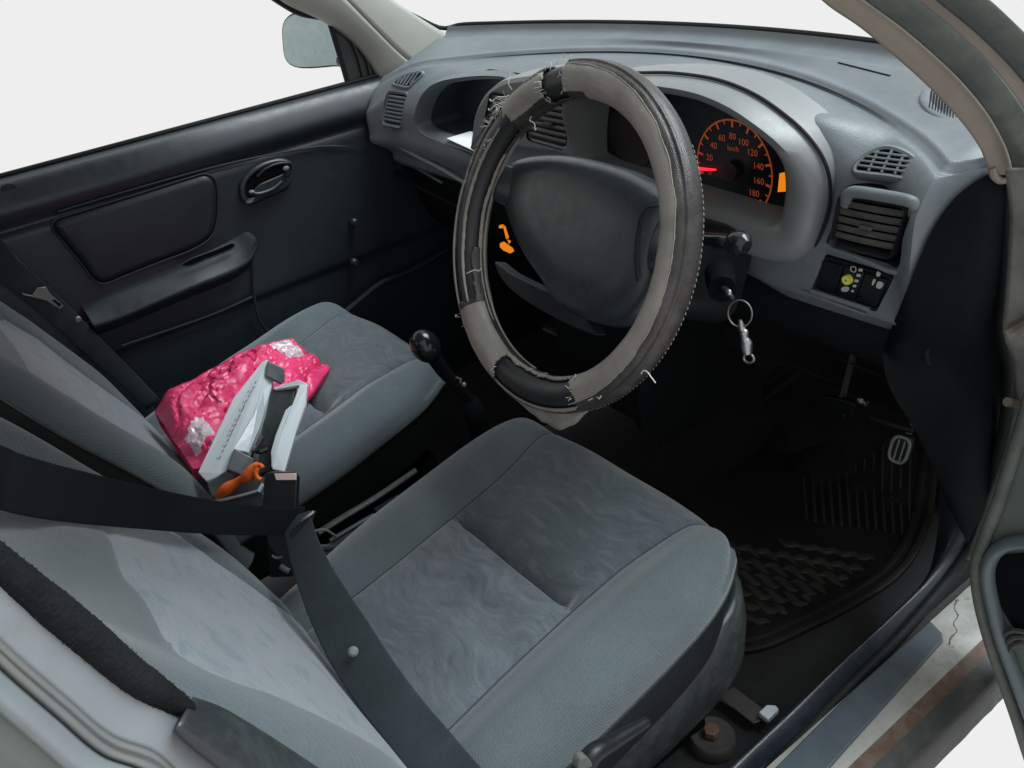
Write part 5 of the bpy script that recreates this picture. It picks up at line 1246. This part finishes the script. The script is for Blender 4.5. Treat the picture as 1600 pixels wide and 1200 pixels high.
for (s, t, l, dd_) in ((.30, .18, .10, .10), (.32, .30, .12, .06), (.42, .20, .09, .14), (.47, .33, .08, -.1), (.27, .40, .05, .12), (.60, .25, .05, .1)):
    b.tube([onbag(min(.98, s+l*i/8), min(.98, max(.02, t+dd_*i/8+.02*math.sin(i))), .0025) for i in range(9)], .0012, 5, flat=.5)
b.build('bag_print', M['inkp'], bag)
# ================================================================== GREY CASE standing open
def plate(L, d, thick, name, mat, parent, bev=.0015, dirv=None):
    P = [U(a, c, d=k_) for a, c, k_ in L]; n = (P[1]-P[0]).cross(P[-1]-P[0]).normalized()
    if n.dot(CF) < 0: n = -n
    b = MB(); b.prism(P, (dirv or n)*thick); return b.build(name, M[mat], parent, smooth=False, bevel=bev)
case = thing('plastic_case', (-.2, -.25, .32), 'pale grey plastic case standing half open on the passenger seat, with dark clips', 'case')
# main left slab: front face, right edge lip
d0, d1 = 1.42, 1.33                                               # top is farther away than the bottom
F_ = [(411, 563, d0), (427, 562, d0), (404, 640, 1.385), (352, 742, d1), (322, 758, d1), (310, 738, d1), (345, 666, 1.385)]
plate([(410, 564, d0), (418, 561, d0), (400, 640, 1.38), (348, 742, 1.325), (322, 752, 1.325), (309, 738, 1.33), (364, 622, 1.385)], 0, .030, 'lid_panel', 'caseg', case)
plate([(418, 561, d0), (428, 588, d0-.006), (426, 592, d0-.006), (414, 638, 1.372), (402, 670, 1.36), (385, 706, 1.335), (366, 704, 1.325), (352, 742, 1.32), (372, 690, 1.345), (400, 640, 1.378)], 0, .010, 'lid_rim', 'caseg', case)
plate([(410, 588, d0-.004), (427, 592, d0-.004), (414, 640, 1.372), (404, 670, 1.355), (388, 708, 1.335), (370, 700, 1.335), (392, 664, 1.36)], 0, .018, 'rim_edge', 'caseg', case)
plate([(418, 563, 1.408), (444, 575, 1.412), (445, 590, 1.408), (440, 600, 1.408), (414, 587, 1.402)], 0, .010, 'clip', 'clip', case, .002)
plate([(366, 700, 1.322), (397, 716, 1.326), (396, 722, 1.324), (385, 745, 1.314), (354, 733, 1.310)], 0, .012, 'clip', 'clip', case, .002)
plate([(323, 756, 1.322), (350, 737, 1.318), (370, 741, 1.322), (352, 770, 1.322), (330, 778, 1.322)], 0, .012, 'case_end', 'clip', case, .002)
# tray in between, its shadow put into the dark colour, and right lip
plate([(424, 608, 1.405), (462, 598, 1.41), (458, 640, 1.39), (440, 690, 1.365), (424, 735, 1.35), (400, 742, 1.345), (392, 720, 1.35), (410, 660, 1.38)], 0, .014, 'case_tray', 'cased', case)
plate([(428, 605, 1.402), (466, 593, 1.402), (481, 600, 1.402), (478, 608, 1.398), (466, 603, 1.398), (428, 609, 1.400)], 0, .008, 'tray_rim', 'caseg', case)
plate([(468, 601, 1.395), (480, 603, 1.395), (478, 632, 1.385), (462, 676, 1.36), (444, 737, 1.325), (425, 733, 1.325), (428, 700, 1.34), (448, 655, 1.37)], 0, .010, 'tray_side', 'caseg', case)
plate([(446, 640, 1.368), (456, 632, 1.372), (440, 672, 1.352), (430, 712, 1.33), (424, 730, 1.322), (423, 706, 1.335), (430, 680, 1.35)], 0, .006, 'tray_notch', 'caseg', case)
b = MB()
for (x_, y_, w_) in ((399, 598, 3), (396, 606, 3), (392, 612, 4), (389, 619, 3), (384, 628, 5), (381, 635, 3), (378, 641, 5), (374, 650, 3), (371, 656, 5), (367, 665, 4), (363, 673, 4), (360, 680, 5), (356, 688, 3), (352, 697, 4), (348, 705, 3), (343, 716, 4)):
    dd_ = lerp(1.405, 1.318, (y_-580)/160)-.0015; b.tube([U(x_-w_*.45, y_+w_*.6, d=dd_), U(x_+w_*.5, y_-w_*.7, d=dd_-.0006)], .0012, 5, flat=.5)
    if w_ > 3: b.tube([U(x_-4-w_*.3, y_+2, d=dd_), U(x_-4+w_*.3, y_-2, d=dd_)], .0008, 5, flat=.5)
b.build('case_print', M['ink'], case)
b = MB()
for k_ in range(4): b.tube([U(381+k_*2.6, 730-k_*.2, d=1.311), U(388+k_*2.6, 717-k_*.2, d=1.313)], .0004, 4)
for k_ in range(4): b.tube([U(436+k_*2.2, 592, d=1.402), U(439+k_*2.0, 579, d=1.404)], .0004, 4)
b.build('clip_ridges', M['rubberg'], case)
b = MB(); b.tube(cr([U(412, 682, d=1.345), U(405, 694, d=1.335), U(396, 706, d=1.325)], 8), .0045, 8, flat=.5); b.tube(cr([U(416, 700, d=1.34), U(406, 704, d=1.335), U(398, 700, d=1.335)], 8), .006, 8); b.build('black_tool', M['blackgloss'], case)
# orange handled tool and the dark tray lip below
og = thing('orange_tool', (-.15, -.33, .31), 'orange plastic tool handle poking out under the grey case', 'tool')
P = cr([U(338, 775, d=1.33), U(352, 766, d=1.322), (U(372, 752, d=1.312)), U(386, 745, d=1.305), U(395, 733, d=1.30), U(404, 727, d=1.298)], 26)
b = MB(); b.tube(P, [.006+.004*math.sin(i/25*6)**2 if i < 20 else .009-.0006*(i-20) for i in range(26)], 12); b.build('tool_handle', M['orange'], og, sharp=0)
P = cr([U(404, 731, d=1.294), U(400, 738, d=1.293), U(402, 746, d=1.293), U(408, 750, d=1.293)], 10); b = MB(); b.tube(P, .0035, 8); b.tube(cr([U(398, 728, d=1.294), U(406, 726, d=1.294), U(411, 731, d=1.293)], 8), .003, 8); b.build('tool_hook', M['orange'], og)
cs = thing('storage_tray', (-.1, -.35, .30), 'dark tray lying under the orange tool against the seat back', 'tray')
P = [U(330, 782, d=1.335), U(408, 766, d=1.300), U(412, 772, d=1.296), U(410, 800, d=1.292), U(336, 795, d=1.328)]
b = MB(); b.prism(P, CF*.02); b.build('tray_body', M['shield'], cs, bevel=.002)
P = cr([U(332, 784, d=1.33), U(370, 776, d=1.312), U(406, 766, d=1.297)], 10); b = MB(); b.tube(P, .0022, 8); b.tube([U(404, 768, d=1.296), U(411, 756, d=1.298)], .003, 8); b.build('tray_edge', M['caseg'], cs)
# ================================================================== LIGHT, WORLD, CAMERA
w = bpy.data.worlds.new('World'); SC.world = w; w.use_nodes = True
bg = w.node_tree.nodes['Background']; bg.inputs[0].default_value = (.855, .855, .855, 1); bg.inputs[1].default_value = 1.0
def sun(name, d, e, ang, c):
    l = bpy.data.lights.new(name, 'SUN'); l.energy = e; l.angle = math.radians(ang); l.color = c
    o = bpy.data.objects.new(name, l); COL.objects.link(o); o.rotation_euler = V(d).to_track_quat('-Z', 'Y').to_euler(); return o
sun('overcast_daylight', (-.24, -.46, -.85), 4.6, 40, (.86, .95, 1.0))
cam = bpy.data.cameras.new('Camera'); cam.sensor_width = 36; cam.lens = FPX/1600*36; cam.clip_start = .02; cam.clip_end = 200
co = bpy.data.objects.new('Camera', cam); COL.objects.link(co)
co.matrix_world = Matrix(((CR.x, CU.x, -CF.x, CAMP.x), (CR.y, CU.y, -CF.y, CAMP.y), (CR.z, CU.z, -CF.z, CAMP.z), (0, 0, 0, 1)))
SC.camera = co
SC.render.engine = 'CYCLES'; SC.cycles.use_denoising = True; SC.cycles.max_bounces = 6
SC.view_settings.view_transform = 'Standard'; SC.view_settings.look = 'None'; SC.view_settings.gamma = 1; SC.view_settings.exposure = 0; SC.view_settings.use_curve_mapping = False
